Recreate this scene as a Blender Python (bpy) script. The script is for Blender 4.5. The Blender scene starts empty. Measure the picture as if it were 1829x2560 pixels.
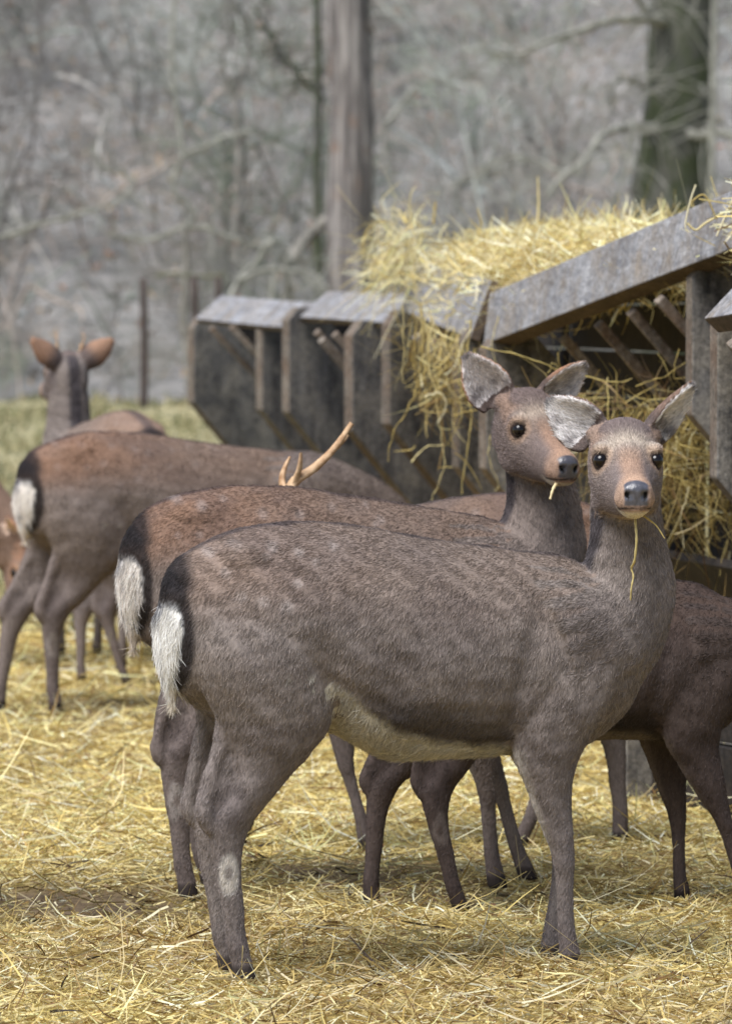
import bpy, math, random
import numpy as np
from mathutils import Vector, Matrix, kdtree

random.seed(7)
RNG = np.random.default_rng(11)
sc = bpy.context.scene
COL = sc.collection

# ------------------------------------------------------------------ camera
FPX = 11610.0            # focal length in photograph pixels
CAM_H = 1.25
PITCH = math.atan(480.0 / FPX)
cam_data = bpy.data.cameras.new('camera')
cam = bpy.data.objects.new('camera', cam_data)
COL.objects.link(cam)
cam.location = (0, 0, CAM_H)
cam.rotation_euler = (math.pi / 2 - PITCH, 0, 0)
cam_data.sensor_fit = 'VERTICAL'
cam_data.sensor_height = 24.0
cam_data.sensor_width = 24.0
cam_data.lens = 24.0 * FPX / 2560.0
cam_data.clip_start = 0.5
cam_data.clip_end = 600
cam_data.dof.use_dof = True
cam_data.dof.focus_distance = 8.95
cam_data.dof.aperture_fstop = 5.2
sc.camera = cam

# ------------------------------------------------------------------ sky, sun, exposure
SUN_EL, SUN_AZ = math.radians(58), math.radians(222)   # azimuth measured from +Y clockwise
world = bpy.data.worlds.new('World')
sc.world = world
world.use_nodes = True
wn = world.node_tree
sky = wn.nodes.new('ShaderNodeTexSky')
sky.sky_type = 'NISHITA'
sky.sun_disc = False
sky.sun_elevation = SUN_EL
sky.sun_rotation = SUN_AZ
sky.air_density = 1.0
sky.dust_density = 1.0
sky.ozone_density = 1.0
bg = wn.nodes['Background']
bg.inputs['Strength'].default_value = 0.06
wn.links.new(sky.outputs[0], bg.inputs[0])
sun_data = bpy.data.lights.new('sun', 'SUN')
sun_data.energy = 2.6
sun_data.angle = math.radians(40)
sun_data.color = (1.0, 0.985, 0.965)
sun = bpy.data.objects.new('sun', sun_data)
COL.objects.link(sun)
sd = Vector((math.sin(SUN_AZ) * math.cos(SUN_EL), math.cos(SUN_AZ) * math.cos(SUN_EL), math.sin(SUN_EL)))
sun.rotation_euler = sd.to_track_quat('Z', 'Y').to_euler()
sun.location = sd * 50
sc.view_settings.view_transform = 'Standard'
sc.view_settings.look = 'None'
sc.view_settings.gamma = 1.0
sc.view_settings.use_curve_mapping = False
sc.view_settings.exposure = 1.08
sc.cycles.use_denoising = True
sc.cycles.max_bounces = 6

# ------------------------------------------------------------------ helpers
CP, SP = math.cos(PITCH), math.sin(PITCH)

def P(px, py, d):
    """point at depth d (metres along the ground axis) seen at photograph pixel px, py"""
    u = (px - 914.5) / FPX
    v = -(py - 1280.0) / FPX
    wy = CP + v * SP
    wz = -SP + v * CP
    k = d / wy
    return Vector((u * k, d, CAM_H + wz * k))

def GP(px, py):
    v = -(py - 1280.0) / FPX
    wz = -SP + v * CP
    k = -CAM_H / wz
    return Vector(((px - 914.5) / FPX * k, (CP + v * SP) * k, 0))

def srgb(r, g, b, a=1.0):
    f = lambda c: (c / 255 / 12.92) if c / 255 <= 0.04045 else ((c / 255 + 0.055) / 1.055) ** 2.4
    return (f(r), f(g), f(b), a)

def tag(o, label=None, cat=None, group=None, kind=None):
    if label: o['label'] = label
    if cat: o['category'] = cat
    if group: o['group'] = group
    if kind: o['kind'] = kind
    return o

def empty(name, loc=(0, 0, 0), rz=0.0):
    o = bpy.data.objects.new(name, None)
    o.empty_display_size = 0.1
    o.location = loc
    o.rotation_euler = (0, 0, rz)
    COL.objects.link(o)
    return o

def mesh_obj(name, verts, faces, mat=None, parent=None, smooth=False, mats=None, midx=None):
    me = bpy.data.meshes.new(name)
    me.from_pydata([tuple(v) for v in verts], [], [tuple(f) for f in faces])
    me.update()
    for m in (mats or ([mat] if mat else [])):
        me.materials.append(m)
    if midx is not None:
        me.polygons.foreach_set('material_index', np.asarray(midx, dtype=np.int32))
    if smooth:
        me.polygons.foreach_set('use_smooth', np.ones(len(me.polygons), dtype=bool))
    o = bpy.data.objects.new(name, me)
    COL.objects.link(o)
    if parent: o.parent = parent
    return o

def mesh_np(name, V, F, mat=None, parent=None, smooth=False, col=None, cname='coat'):
    """fast mesh from numpy arrays, F is (n,3) or (n,4)"""
    me = bpy.data.meshes.new(name)
    n, k = F.shape
    me.vertices.add(len(V)); me.vertices.foreach_set('co', np.ascontiguousarray(V, dtype=np.float32).ravel())
    me.loops.add(n * k); me.loops.foreach_set('vertex_index', np.ascontiguousarray(F, dtype=np.int32).ravel())
    me.polygons.add(n)
    me.polygons.foreach_set('loop_start', np.arange(0, n * k, k, dtype=np.int32))
    me.polygons.foreach_set('loop_total', np.full(n, k, dtype=np.int32))
    if smooth: me.polygons.foreach_set('use_smooth', np.ones(n, dtype=bool))
    me.update(calc_edges=True)
    if col is not None:
        at = me.color_attributes.new(cname, 'FLOAT_COLOR', 'POINT')
        c = np.ones((len(V), 4), dtype=np.float32); c[:, :col.shape[1]] = col
        at.data.foreach_set('color', c.ravel())
    if mat: me.materials.append(mat)
    o = bpy.data.objects.new(name, me)
    COL.objects.link(o)
    if parent: o.parent = parent
    return o

# ------------------------------------------------------------------ material kit
def new_mat(name, rough=0.8, spec=0.3):
    m = bpy.data.materials.new(name)
    m.use_nodes = True
    b = m.node_tree.nodes['Principled BSDF']
    b.inputs['Roughness'].default_value = rough
    b.inputs['Specular IOR Level'].default_value = spec
    return m, m.node_tree, b

def N(nt, t, **kw):
    n = nt.nodes.new(t)
    for k, v in kw.items():
        if k in n.inputs: n.inputs[k].default_value = v
        else: setattr(n, k, v)
    return n

def coords(nt, scale=(1, 1, 1), kind='Object', rot=(0, 0, 0)):
    tc = N(nt, 'ShaderNodeTexCoord')
    mp = N(nt, 'ShaderNodeMapping')
    mp.inputs['Scale'].default_value = scale
    mp.inputs['Rotation'].default_value = rot
    nt.links.new(tc.outputs[kind], mp.inputs['Vector'])
    return mp.outputs['Vector']

def noise(nt, vec, scale, detail=4, rough=0.6, dist=0.0):
    n = N(nt, 'ShaderNodeTexNoise')
    n.inputs['Scale'].default_value = scale
    n.inputs['Detail'].default_value = detail
    n.inputs['Roughness'].default_value = rough
    n.inputs['Distortion'].default_value = dist
    nt.links.new(vec, n.inputs['Vector'])
    return n.outputs['Fac']

def ramp(nt, fac, stops):
    r = N(nt, 'ShaderNodeValToRGB')
    e = r.color_ramp.elements
    while len(e) < len(stops): e.new(0.5)
    for i, (p, c) in enumerate(stops):
        e[i].position = p; e[i].color = c
    nt.links.new(fac, r.inputs['Fac'])
    return r.outputs['Color']

def mix(nt, fac, a, b, mode='MIX'):
    m = N(nt, 'ShaderNodeMix', data_type='RGBA', blend_type=mode)
    for sock, v in ((m.inputs[0], fac), (m.inputs[6], a), (m.inputs[7], b)):
        if hasattr(v, 'links'): nt.links.new(v, sock)
        else: sock.default_value = v
    return m.outputs[2]

def bump(nt, b, height, strength=0.4, dist=0.01):
    n = N(nt, 'ShaderNodeBump')
    n.inputs['Strength'].default_value = strength
    n.inputs['Distance'].default_value = dist
    nt.links.new(height, n.inputs['Height'])
    nt.links.new(n.outputs['Normal'], b.inputs['Normal'])

def mat_attr(name, rough=0.8, spec=0.2, var=0.0, nscale=40, attr='coat', trans=0.0):
    m, nt, b = new_mat(name, rough, spec)
    a = N(nt, 'ShaderNodeAttribute'); a.attribute_name = attr
    c = a.outputs['Color']
    if var > 0:
        f = noise(nt, coords(nt), nscale, 3)
        g = ramp(nt, f, [(0.25, (1 - var,) * 3 + (1,)), (0.75, (1 + var * 0.6,) * 3 + (1,))])
        c = mix(nt, 1.0, c, g, 'MULTIPLY')
    nt.links.new(c, b.inputs['Base Color'])
    if trans > 0:
        t = N(nt, 'ShaderNodeBsdfTranslucent')
        nt.links.new(c, t.inputs['Color'])
        ms = N(nt, 'ShaderNodeMixShader'); ms.inputs[0].default_value = trans
        nt.links.new(b.outputs[0], ms.inputs[1]); nt.links.new(t.outputs[0], ms.inputs[2])
        nt.links.new(ms.outputs[0], nt.nodes['Material Output'].inputs['Surface'])
    return m

def mat_wood(name, lo, hi, stain, grain=(60, 60, 3), rough=0.85):
    m, nt, b = new_mat(name, rough, 0.25)
    v = coords(nt, grain, 'Object')
    g = noise(nt, v, 1.0, 6, 0.65, 0.6)
    c = ramp(nt, g, [(0.3, lo), (0.72, hi)])
    big = noise(nt, coords(nt), 9, 5, 0.7)
    k = ramp(nt, big, [(0.42, (0, 0, 0, 1)), (0.66, (1, 1, 1, 1))])
    c = mix(nt, k, c, stain)
    fine = noise(nt, coords(nt), 75, 4, 0.75)
    c = mix(nt, 0.7, c, ramp(nt, fine, [(0.32, (0.3, 0.3, 0.3, 1)), (0.5, (0.85, 0.85, 0.85, 1)), (0.72, (1.7, 1.7, 1.7, 1))]), 'MULTIPLY')
    patchy = noise(nt, coords(nt, (1, 1, 0.5)), 3.5, 5, 0.7, 1.2)
    c = mix(nt, 0.6, c, ramp(nt, patchy, [(0.3, (0.55, 0.55, 0.56, 1)), (0.7, (1.4, 1.38, 1.34, 1))]), 'MULTIPLY')
    nt.links.new(c, b.inputs['Base Color'])
    bump(nt, b, g, 0.5, 0.004)
    return m

# ------------------------------------------------------------------ tubes
def tube_np(pts, radii, sides=3):
    """open tube with pointed-ish ends -> V, F(quads)"""
    pts = np.asarray(pts, float); radii = np.asarray(radii, float)
    n = len(pts)
    t = np.gradient(pts, axis=0); t /= np.linalg.norm(t, axis=1)[:, None] + 1e-9
    ref = np.where(np.abs(t[:, 2:3]) > 0.9, np.array([[1.0, 0, 0]]), np.array([[0, 0, 1.0]]))
    u = np.cross(t, ref); u /= np.linalg.norm(u, axis=1)[:, None] + 1e-9
    for i in range(1, n):
        q = u[i - 1] - t[i] * np.dot(u[i - 1], t[i])
        u[i] = q / (np.linalg.norm(q) + 1e-9)
    w = np.cross(t, u)
    a = np.arange(sides) * 2 * math.pi / sides
    V = pts[:, None, :] + radii[:, None, None] * (np.cos(a)[None, :, None] * u[:, None, :] + np.sin(a)[None, :, None] * w[:, None, :])
    V = V.reshape(-1, 3)
    i = np.arange(n - 1)[:, None] * sides
    j = np.arange(sides)[None, :]; j2 = (j + 1) % sides
    F = np.stack([i + j, i + j2, i + sides + j2, i + sides + j], -1).reshape(-1, 4)
    return V, F

class Bag:
    """collects pieces (with colours) for one mesh"""
    def __init__(s): s.V, s.F, s.C, s.n = [], [], [], 0
    def add(s, V, F, c=None):
        s.V.append(V); s.F.append(F + s.n); s.n += len(V)
        if c is not None:
            c = np.asarray(c, float)
            s.C.append(np.broadcast_to(c, (len(V), 3)) if c.ndim == 1 else c)
    def build(s, name, mat, parent=None, smooth=True):
        return mesh_np(name, np.concatenate(s.V), np.concatenate(s.F), mat, parent, smooth,
                       np.concatenate(s.C) if s.C else None)

def spline(pts, m=6):
    """Catmull-Rom through rows of pts (any width)"""
    p = np.asarray(pts, float)
    p = np.vstack([2 * p[0] - p[1], p, 2 * p[-1] - p[-2]])
    out = []
    for i in range(1, len(p) - 2):
        for k in range(m):
            t = k / m
            a, b, c, d = p[i - 1], p[i], p[i + 1], p[i + 2]
            out.append(0.5 * (2 * b + (c - a) * t + (2 * a - 5 * b + 4 * c - d) * t * t + (3 * b - a - 3 * c + d) * t ** 3))
    out.append(p[-2])
    return np.array(out)

def wood_tube(pts, r0, r1, sides=10, m=6, lump=0.0, seed=0):
    q = spline(pts, m)
    r = np.linspace(r0, r1, len(q))
    V, F = tube_np(q, r, sides)
    if lump:
        g = np.random.default_rng(seed)
        ph = g.uniform(0, 6.28, 6)
        z = np.arange(len(V))
        k = 1 + lump * (np.sin(V[:, 2] * 3.1 + (z % sides) * 2.1 + ph[0]) + 0.6 * np.sin(V[:, 2] * 7.7 + (z % sides) * 1.3 + ph[1]) + 0.5 * g.normal(size=len(V)))
        cc = np.repeat(q, sides, axis=0)
        V = cc + (V - cc) * k[:, None]
    return V, F

def hay_strands(n, roots, dirs, length, width, curl, g, segs=4, droop=0.0):
    """bent straw ribbons. roots (n,3) dirs (n,3) -> V (n*(segs+1)*2,3), F, and strand index per vertex"""
    d = dirs / (np.linalg.norm(dirs, axis=1)[:, None] + 1e-9)
    side = np.cross(d, g.normal(size=(n, 3))); side /= np.linalg.norm(side, axis=1)[:, None] + 1e-9
    nrm = np.cross(d, side)
    t = np.linspace(0, 1, segs + 1)
    c1 = g.normal(size=(n, 1)) * curl; c2 = g.normal(size=(n, 1)) * curl
    kink = g.uniform(0.25, 0.75, (n, 1)); kk = g.normal(size=(n, 1)) * curl * 1.2
    tt = t[None, :]
    off_s = (c1 * tt ** 2 + kk * np.maximum(tt - kink, 0)) * length[:, None]
    off_n = c2 * tt ** 2 * length[:, None]
    pts = roots[:, None, :] + d[:, None, :] * (tt * length[:, None])[..., None] + side[:, None, :] * off_s[..., None] + nrm[:, None, :] * off_n[..., None]
    if droop: pts[..., 2] -= droop * (tt ** 2) * length[:, None]
    w = width[:, None] * (1 - 0.5 * tt ** 3)
    tw = g.uniform(0, 3.14, (n, 1)) + tt * g.normal(size=(n, 1)) * 1.2
    ws = np.cos(tw)[..., None] * side[:, None, :] + np.sin(tw)[..., None] * nrm[:, None, :]
    A = pts + ws * w[..., None] * 0.5
    B = pts - ws * w[..., None] * 0.5
    V = np.stack([A, B], 2).reshape(-1, 3)
    base = (np.arange(n) * (segs + 1) * 2)[:, None]
    k = (np.arange(segs) * 2)[None, :]
    i = (base + k)
    F = np.stack([i, i + 1, i + 3, i + 2], -1).reshape(-1, 4)
    return V, F, np.repeat(np.arange(n), (segs + 1) * 2)

STRAW = np.array([srgb(226, 210, 152)[:3], srgb(206, 186, 118)[:3], srgb(236, 226, 188)[:3], srgb(186, 164, 98)[:3],
                  srgb(150, 122, 70)[:3], srgb(120, 92, 58)[:3], srgb(196, 178, 132)[:3]])
def straw_cols(n, g, p=(0.26, 0.25, 0.13, 0.16, 0.08, 0.05, 0.07)):
    c = STRAW[g.choice(len(STRAW), n, p=p)]
    return (c * g.uniform(0.74, 1.22, (n, 1))).clip(0, .86)

M_STRAW = mat_attr('straw', 0.55, 0.35, trans=0.15)

# ================================================================== THE SETTING
# ground: one sheet, straw litter and mud near, grass behind, leaf litter under the wood
def ground_mat():
    m, nt, b = new_mat('ground', 0.95, 0.1)
    tc = N(nt, 'ShaderNodeTexCoord')
    sep = N(nt, 'ShaderNodeSeparateXYZ'); nt.links.new(tc.outputs['Object'], sep.inputs[0])
    v = coords(nt)
    n1 = noise(nt, v, 1.3, 5, 0.6)
    n2 = noise(nt, v, 14, 5, 0.7)
    n3 = noise(nt, v, 90, 4, 0.7)
    chop = ramp(nt, n3, [(0.3, srgb(96, 78, 52)), (0.5, srgb(150, 128, 78)), (0.7, srgb(196, 174, 112))])
    mud = ramp(nt, n2, [(0.3, srgb(58, 48, 40)), (0.7, srgb(112, 96, 76))])
    ma = N(nt, 'ShaderNodeAttribute'); ma.attribute_name = 'mud'
    straw = mix(nt, ma.outputs['Fac'], chop, mud)
    grass = ramp(nt, noise(nt, coords(nt, (1, 0.35, 1)), 1.6, 6, 0.7), [(0.28, srgb(108, 106, 82)), (0.5, srgb(146, 140, 108)), (0.72, srgb(180, 168, 132))])
    litter = ramp(nt, noise(nt, v, 2.2, 6, 0.7), [(0.3, srgb(98, 98, 96)), (0.5, srgb(132, 130, 127)), (0.72, srgb(165, 160, 156))])
    def edge(at, wid):
        a = N(nt, 'ShaderNodeMath', operation='MULTIPLY_ADD'); a.inputs[1].default_value = wid * 1.6; a.inputs[2].default_value = -at - wid * 0.8
        nt.links.new(n1, a.inputs[0])
        s = N(nt, 'ShaderNodeMath', operation='ADD'); nt.links.new(sep.outputs['Y'], s.inputs[0]); nt.links.new(a.outputs[0], s.inputs[1])
        r = N(nt, 'ShaderNodeMapRange'); r.inputs['From Min'].default_value = -wid * 0.3; r.inputs['From Max'].default_value = wid * 0.3
        nt.links.new(s.outputs[0], r.inputs['Value'])
        return r.outputs[0]
    c = mix(nt, edge(19.0, 3.0), straw, grass)
    c = mix(nt, edge(70.0, 4.0), c, litter)
    nt.links.new(c, b.inputs['Base Color'])
    bump(nt, b, n2, 0.6, 0.03)
    return m
xs = np.concatenate([np.linspace(-300, -8, 14)[:-1], np.linspace(-8, -2.5, 12)[:-1], np.linspace(-2.5, 2.5, 101), np.linspace(2.5, 8, 12)[1:], np.linspace(8, 300, 14)[1:]])
ys = np.concatenate([np.linspace(-200, 5, 8)[:-1], np.linspace(5, 24, 120), np.linspace(24, 75, 60)[1:], np.linspace(75, 190, 40)[1:], np.linspace(190, 420, 8)[1:]])
GX, GY = np.meshgrid(xs, ys)
def ground_z(X, Y):
    z = 0.006 * np.sin(X * 5.3 + Y * 2.1) + 0.006 * np.sin(Y * 6.1 - X * 3.3) + 0.004 * np.sin(X * 17 + Y * 13) - 0.008
    z = z * np.clip((Y - 4) / 2, 0, 1)
    z = z + 0.05 * np.clip((Y - 24) / 10, 0, 1) * (np.sin(X * 1.7 + Y * 0.6) + np.sin(Y * 0.9 - X * 0.8))
    hill = np.clip(Y - 72, 0, None)
    z = z + hill * 0.30 * (1 - np.exp(-hill / 9)) + np.clip(hill / 25, 0, 1) * 0.5 * np.sin(X * 0.35 + Y * 0.2)
    return z
GZ = ground_z(GX, GY)
nx, ny = len(xs), len(ys)
gv = np.stack([GX, GY, GZ], -1).reshape(-1, 3)
ii = (np.arange(ny - 1)[:, None] * nx + np.arange(nx - 1)[None, :]).ravel()
gf = np.stack([ii, ii + 1, ii + nx + 1, ii + nx], -1)
def mud_at(x, y):
    w = 0.07 * np.sin(x * 9 + y * 5) + 0.05 * np.sin(x * 23 - y * 17)
    m = 1.15 * np.exp(-(((x + 0.72) / 0.42) ** 2 + ((y - 9.95 + w) / 0.36) ** 2) ** 1.5)
    m += 0.9 * np.exp(-(((x + 0.10) / 0.5) ** 2 + ((y - 10.55 + w) / 0.30) ** 2) ** 1.5) + 0.8 * np.exp(-(((x - 0.25) / 0.45) ** 2 + ((y - 10.0 + w) / 0.33) ** 2) ** 1.5)
    m += 0.5 * np.exp(-(((x - 0.8) / 0.4) ** 2 + ((y - 10.7 + w) / 0.4) ** 2) ** 1.5) + 0.6 * np.exp(-(((x + 0.75) / 0.4) ** 2 + ((y - 14.9 + w) / 0.5) ** 2) ** 1.5)
    return np.clip(m + w, 0, 1)
ground = mesh_np('ground', gv, gf, ground_mat(), smooth=True, col=np.repeat(mud_at(gv[:, 0], gv[:, 1])[:, None], 3, 1), cname='mud')
tag(ground, kind='structure')

# grass tussocks in the field
def grass():
    g = np.random.default_rng(3)
    n = 26000
    y = 18.5 + (g.random(n) ** 1.5) * 52
    x = g.uniform(-1, 1, n) * (0.10 * y + 1.0)
    clump = np.sin(x * 2.3 + y * 0.9) + np.sin(y * 1.7 - x * 1.1) + g.normal(size=n) * 0.8
    keep = (clump > -0.5) & (y > 18.2 + 1.6 * np.sin(x * 3) + g.normal(size=n))
    x, y = x[keep], y[keep]; n = len(x)
    L = g.uniform(0.06, 0.2, n) * (1 + 0.35 * np.clip(clump[keep], 0, 2))
    d = np.stack([g.normal(size=n) * 0.5, g.normal(size=n) * 0.5, np.ones(n)], -1)
    V, F, idx = hay_strands(n, np.stack([x, y, ground_z(x, y) - 0.01], -1), d, L, 0.006 + 0.0004 * y, 0.4, g, 3, 0.25)
    pal = np.array([srgb(126, 126, 88)[:3], srgb(154, 148, 110)[:3], srgb(188, 178, 138)[:3], srgb(106, 108, 76)[:3], srgb(168, 154, 118)[:3]])
    c = pal[g.choice(5, n, p=(.24, .25, .2, .15, .16))] * g.uniform(0.8, 1.15, (n, 1))
    o = mesh_np('field_grass', V, F, mat_attr('field_grass', 0.7, 0.2, trans=0.2), col=c[idx])
    tag(o, 'rough yellow green grass covering the field behind the deer', 'grass', kind='stuff')
grass()

# ------------------------------------------------------------------ the wood on the slope
def twig_plant(g, height, stems, spread, depth=3):
    """list of (points, radii)"""
    out = []
    def grow(p, d, L, r, lev):
        k = (5, 4, 3, 2)[lev]
        pts = [p]
        q = p.copy(); dd = d.copy()
        for _ in range(k):
            dd = dd + g.normal(size=3) * (0.16 + 0.05 * lev); dd[2] += 0.03
            dd /= np.linalg.norm(dd)
            q = q + dd * L / k
            pts.append(q.copy())
        rr = np.linspace(r, r * 0.45, k + 1)
        out.append((np.array(pts), rr))
        if lev >= depth: return
        for _ in range(g.integers(4, 7)):
            t = g.uniform(0.25, 1.0)
            i = min(int(t * k), k - 1)
            p2 = pts[i] + (pts[i + 1] - pts[i]) * (t * k - i)
            ax = g.normal(size=3); ax[2] *= 0.5
            d2 = dd * 0.55 + ax * 0.75 + np.array([0, 0, 0.12]); d2 /= np.linalg.norm(d2)
            grow(p2, d2, L * g.uniform(0.4, 0.65), max(r * 0.5, 0.006), lev + 1)
    for _ in range(stems):
        a = g.uniform(0, 6.28)
        d = np.array([math.cos(a) * spread, math.sin(a) * spread, 1.0]); d /= np.linalg.norm(d)
        grow(np.array([math.cos(a) * 0.15, math.sin(a) * 0.15, -0.2]), d, height * g.uniform(0.6, 1.0), g.uniform(0.02, 0.045) * height / 4, 0)
    return out

BARK = np.array([srgb(134, 130, 124)[:3], srgb(120, 120, 112)[:3], srgb(146, 140, 134)[:3], srgb(166, 168, 160)[:3], srgb(112, 108, 104)[:3], srgb(128, 136, 118)[:3], srgb(162, 150, 140)[:3]])
M_BARK = mat_attr('twig_bark', 0.9, 0.1)
def woodland():
    g = np.random.default_rng(21)
    variants = []
    for k in range(7):
        segs = twig_plant(g, g.uniform(2.6, 4.6), g.integers(2, 4), g.uniform(0.25, 0.7))
        b = Bag()
        shade = []
        for pts, rr in segs:
            V, F = tube_np(pts, rr, 3)
            b.add(V, F); shade.append(np.full(len(V), g.uniform(0.8, 1.2)))
        variants.append((np.concatenate(b.V), np.concatenate(b.F), np.concatenate(shade)))
    out = Bag()
    for i in range(275):
        y = 73 + (g.random() ** 1.2) * 38 if i < 150 or i >= 205 else 67 + 6 * g.random()
        x = g.uniform(-1, 1) * (0.085 * y + 2.5)
        if i >= 205: x = (1 if i % 2 else -1) * (0.085 * y + g.uniform(1.5, 11))
        V, F, s = variants[g.integers(7)]
        a = g.uniform(0, 6.28); sc_ = g.uniform(0.7, 1.35) if i < 150 or i >= 205 else g.uniform(0.3, 0.6)
        R = np.array([[math.cos(a), -math.sin(a), 0], [math.sin(a), math.cos(a), 0], [0, 0, 1]])
        c = BARK[g.integers(len(BARK))] * g.uniform(0.5, 1.6) * np.array([.99, .99, 1.0])
        out.add((V * sc_) @ R.T + np.array([x, y, float(ground_z(np.array(x), np.array(y)))]), F, c[None, :] * s[:, None])
    # paler dead limbs caught in the thicket
    for i in range(120):
        y = 72 + g.random() * 26; x = g.uniform(-1, 1) * (0.085 * y + 2.0)
        p = np.array([x, y, float(ground_z(np.array(x), np.array(y))) + g.random() * 3.2])
        d = g.normal(size=3) * np.array([1, .4, .9]); d /= np.linalg.norm(d)
        pts = [p]
        for k in range(6):
            d = d + g.normal(size=3) * .28; d /= np.linalg.norm(d)
            pts.append(pts[-1] + d * g.uniform(.12, .4))
        V, F = tube_np(np.array(pts), np.linspace(g.uniform(.025, .06), .015, 7), 5)
        pal = [srgb(176, 172, 166), srgb(160, 166, 164), srgb(150, 156, 146), srgb(180, 166, 154), srgb(96, 102, 94)][g.integers(5)]
        out.add(V, F, np.array(pal[:3]))
    # withered leaves still hanging on the twigs, dead bracken on the slope
    n = 5000
    y = 72 + g.random(n) * 32; x = g.uniform(-1, 1, n) * (0.085 * y + 2.5)
    z = ground_z(x, y) + g.random(n) ** 2 * 3
    r = np.stack([x, y, z], -1)
    V, F, idx = hay_strands(n, r, g.normal(size=(n, 3)), g.uniform(0.05, 0.16, n), g.uniform(0.03, 0.09, n), 0.2, g, 1)
    lp = np.array([srgb(150, 104, 76)[:3], srgb(140, 118, 92)[:3], srgb(164, 142, 112)[:3], srgb(120, 112, 96)[:3]])
    out.add(V, F, (lp[g.choice(4, n, p=(.15, .35, .3, .2))])[idx])
    o = out.build('bare_woodland', M_BARK)
    tag(o, 'tangle of bare grey brown winter undergrowth on the slope behind the field', 'woodland', kind='stuff')
woodland()

def bark_mat(name, lo, mid, hi, scale=(9, 9, 1.4), moss=None, moss_at=0.5):
    m, nt, b = new_mat(name, 0.9, 0.15)
    n1 = noise(nt, coords(nt, scale), 1.0, 6, 0.65, 0.4)
    c = ramp(nt, n1, [(0.3, lo), (0.5, mid), (0.68, hi)])
    if moss:
        k = noise(nt, coords(nt, (1, 1, 0.7)), 2.3, 5, 0.65)
        c = mix(nt, ramp(nt, k, [(moss_at - 0.06, (0, 0, 0, 1)), (moss_at + 0.08, (1, 1, 1, 1))]), c, moss)
    nt.links.new(c, b.inputs['Base Color'])
    bump(nt, b, n1, 0.8, 0.05)
    return m

M_DEAD = bark_mat('dead_trunk_bark', srgb(50, 47, 50), srgb(122, 116, 113), srgb(182, 175, 170), (12, 12, 0.6), srgb(132, 110, 96), 0.64)
M_MOSSY = bark_mat('mossy_bark', srgb(58, 60, 56), srgb(86, 86, 80), srgb(118, 116, 108), (5, 5, 1.2), srgb(70, 76, 56), 0.50)
M_LICHEN = bark_mat('lichen_bark', srgb(112, 110, 102), srgb(144, 143, 134), srgb(172, 170, 160), (6, 6, 4))
M_GREYB = bark_mat('grey_branch', srgb(96, 93, 86), srgb(130, 126, 118), srgb(164, 158, 150), (6, 6, 4))

def px_tube(pxs, d, r0, r1, sides=8, lump=0.04, seed=0):
    pts = []
    for i, p in enumerate(pxs):
        dd = p[2] if len(p) > 2 else d
        q = P(p[0], p[1], dd); pts.append((q.x, q.y, q.z))
    return wood_tube(pts, r0, r1, sides, 5, lump, seed)

def twigs_from(paths, g, n, L, r):
    b = Bag()
    for _ in range(n):
        p = paths[g.integers(len(paths))]
        i = g.integers(len(p) - 1)
        s = p[i] + (p[i + 1] - p[i]) * g.random()
        d = g.normal(size=3); d /= np.linalg.norm(d)
        l = L * g.uniform(0.4, 1.2)
        pts = [s]
        for k in range(4):
            d = d + g.normal(size=3) * 0.3; d[2] -= 0.04; d /= np.linalg.norm(d)
            pts.append(pts[-1] + d * l / 4)
        V, F = tube_np(np.array(pts), np.linspace(r, r * 0.3, 5), 4)
        b.add(V, F)
    return b

def tree(name, label, trunk, limbs, mat_t, mat_l, base, d, n_twig=60, seed=0, cat='tree', twig_len=0.9):
    """trunk: (px list, r0, r1); limbs: list of (px list, r0, r1)"""
    root = empty(name, base)
    off = np.array(base)
    g = np.random.default_rng(seed)
    if trunk:
        V, F = px_tube(trunk[0], d, trunk[1], trunk[2], 14, 0.05, seed)
        mesh_np('trunk', V - off, F, mat_t, root, True)
    paths = []
    for k, (p, r0, r1) in enumerate(limbs):
        V, F = px_tube(p, d, r0 * .62, r1 * .62, 8, 0.07, seed + k)
        mesh_np('branch', V - off, F, mat_l, root, True)
        paths.append(np.array([tuple(P(q[0], q[1], q[2] if len(q) > 2 else d)) for q in p]))
    if n_twig and paths:
        b = twigs_from([p - off for p in paths], g, int(n_twig * 2.2), twig_len, 0.014)
        b.build('crown', mat_l, root)
    tag(root, label, cat)
    return root

def gbase(px, d):
    q = P(px, 800, d)
    return (q.x, d, float(ground_z(np.array(q.x), np.array(d))))

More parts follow.
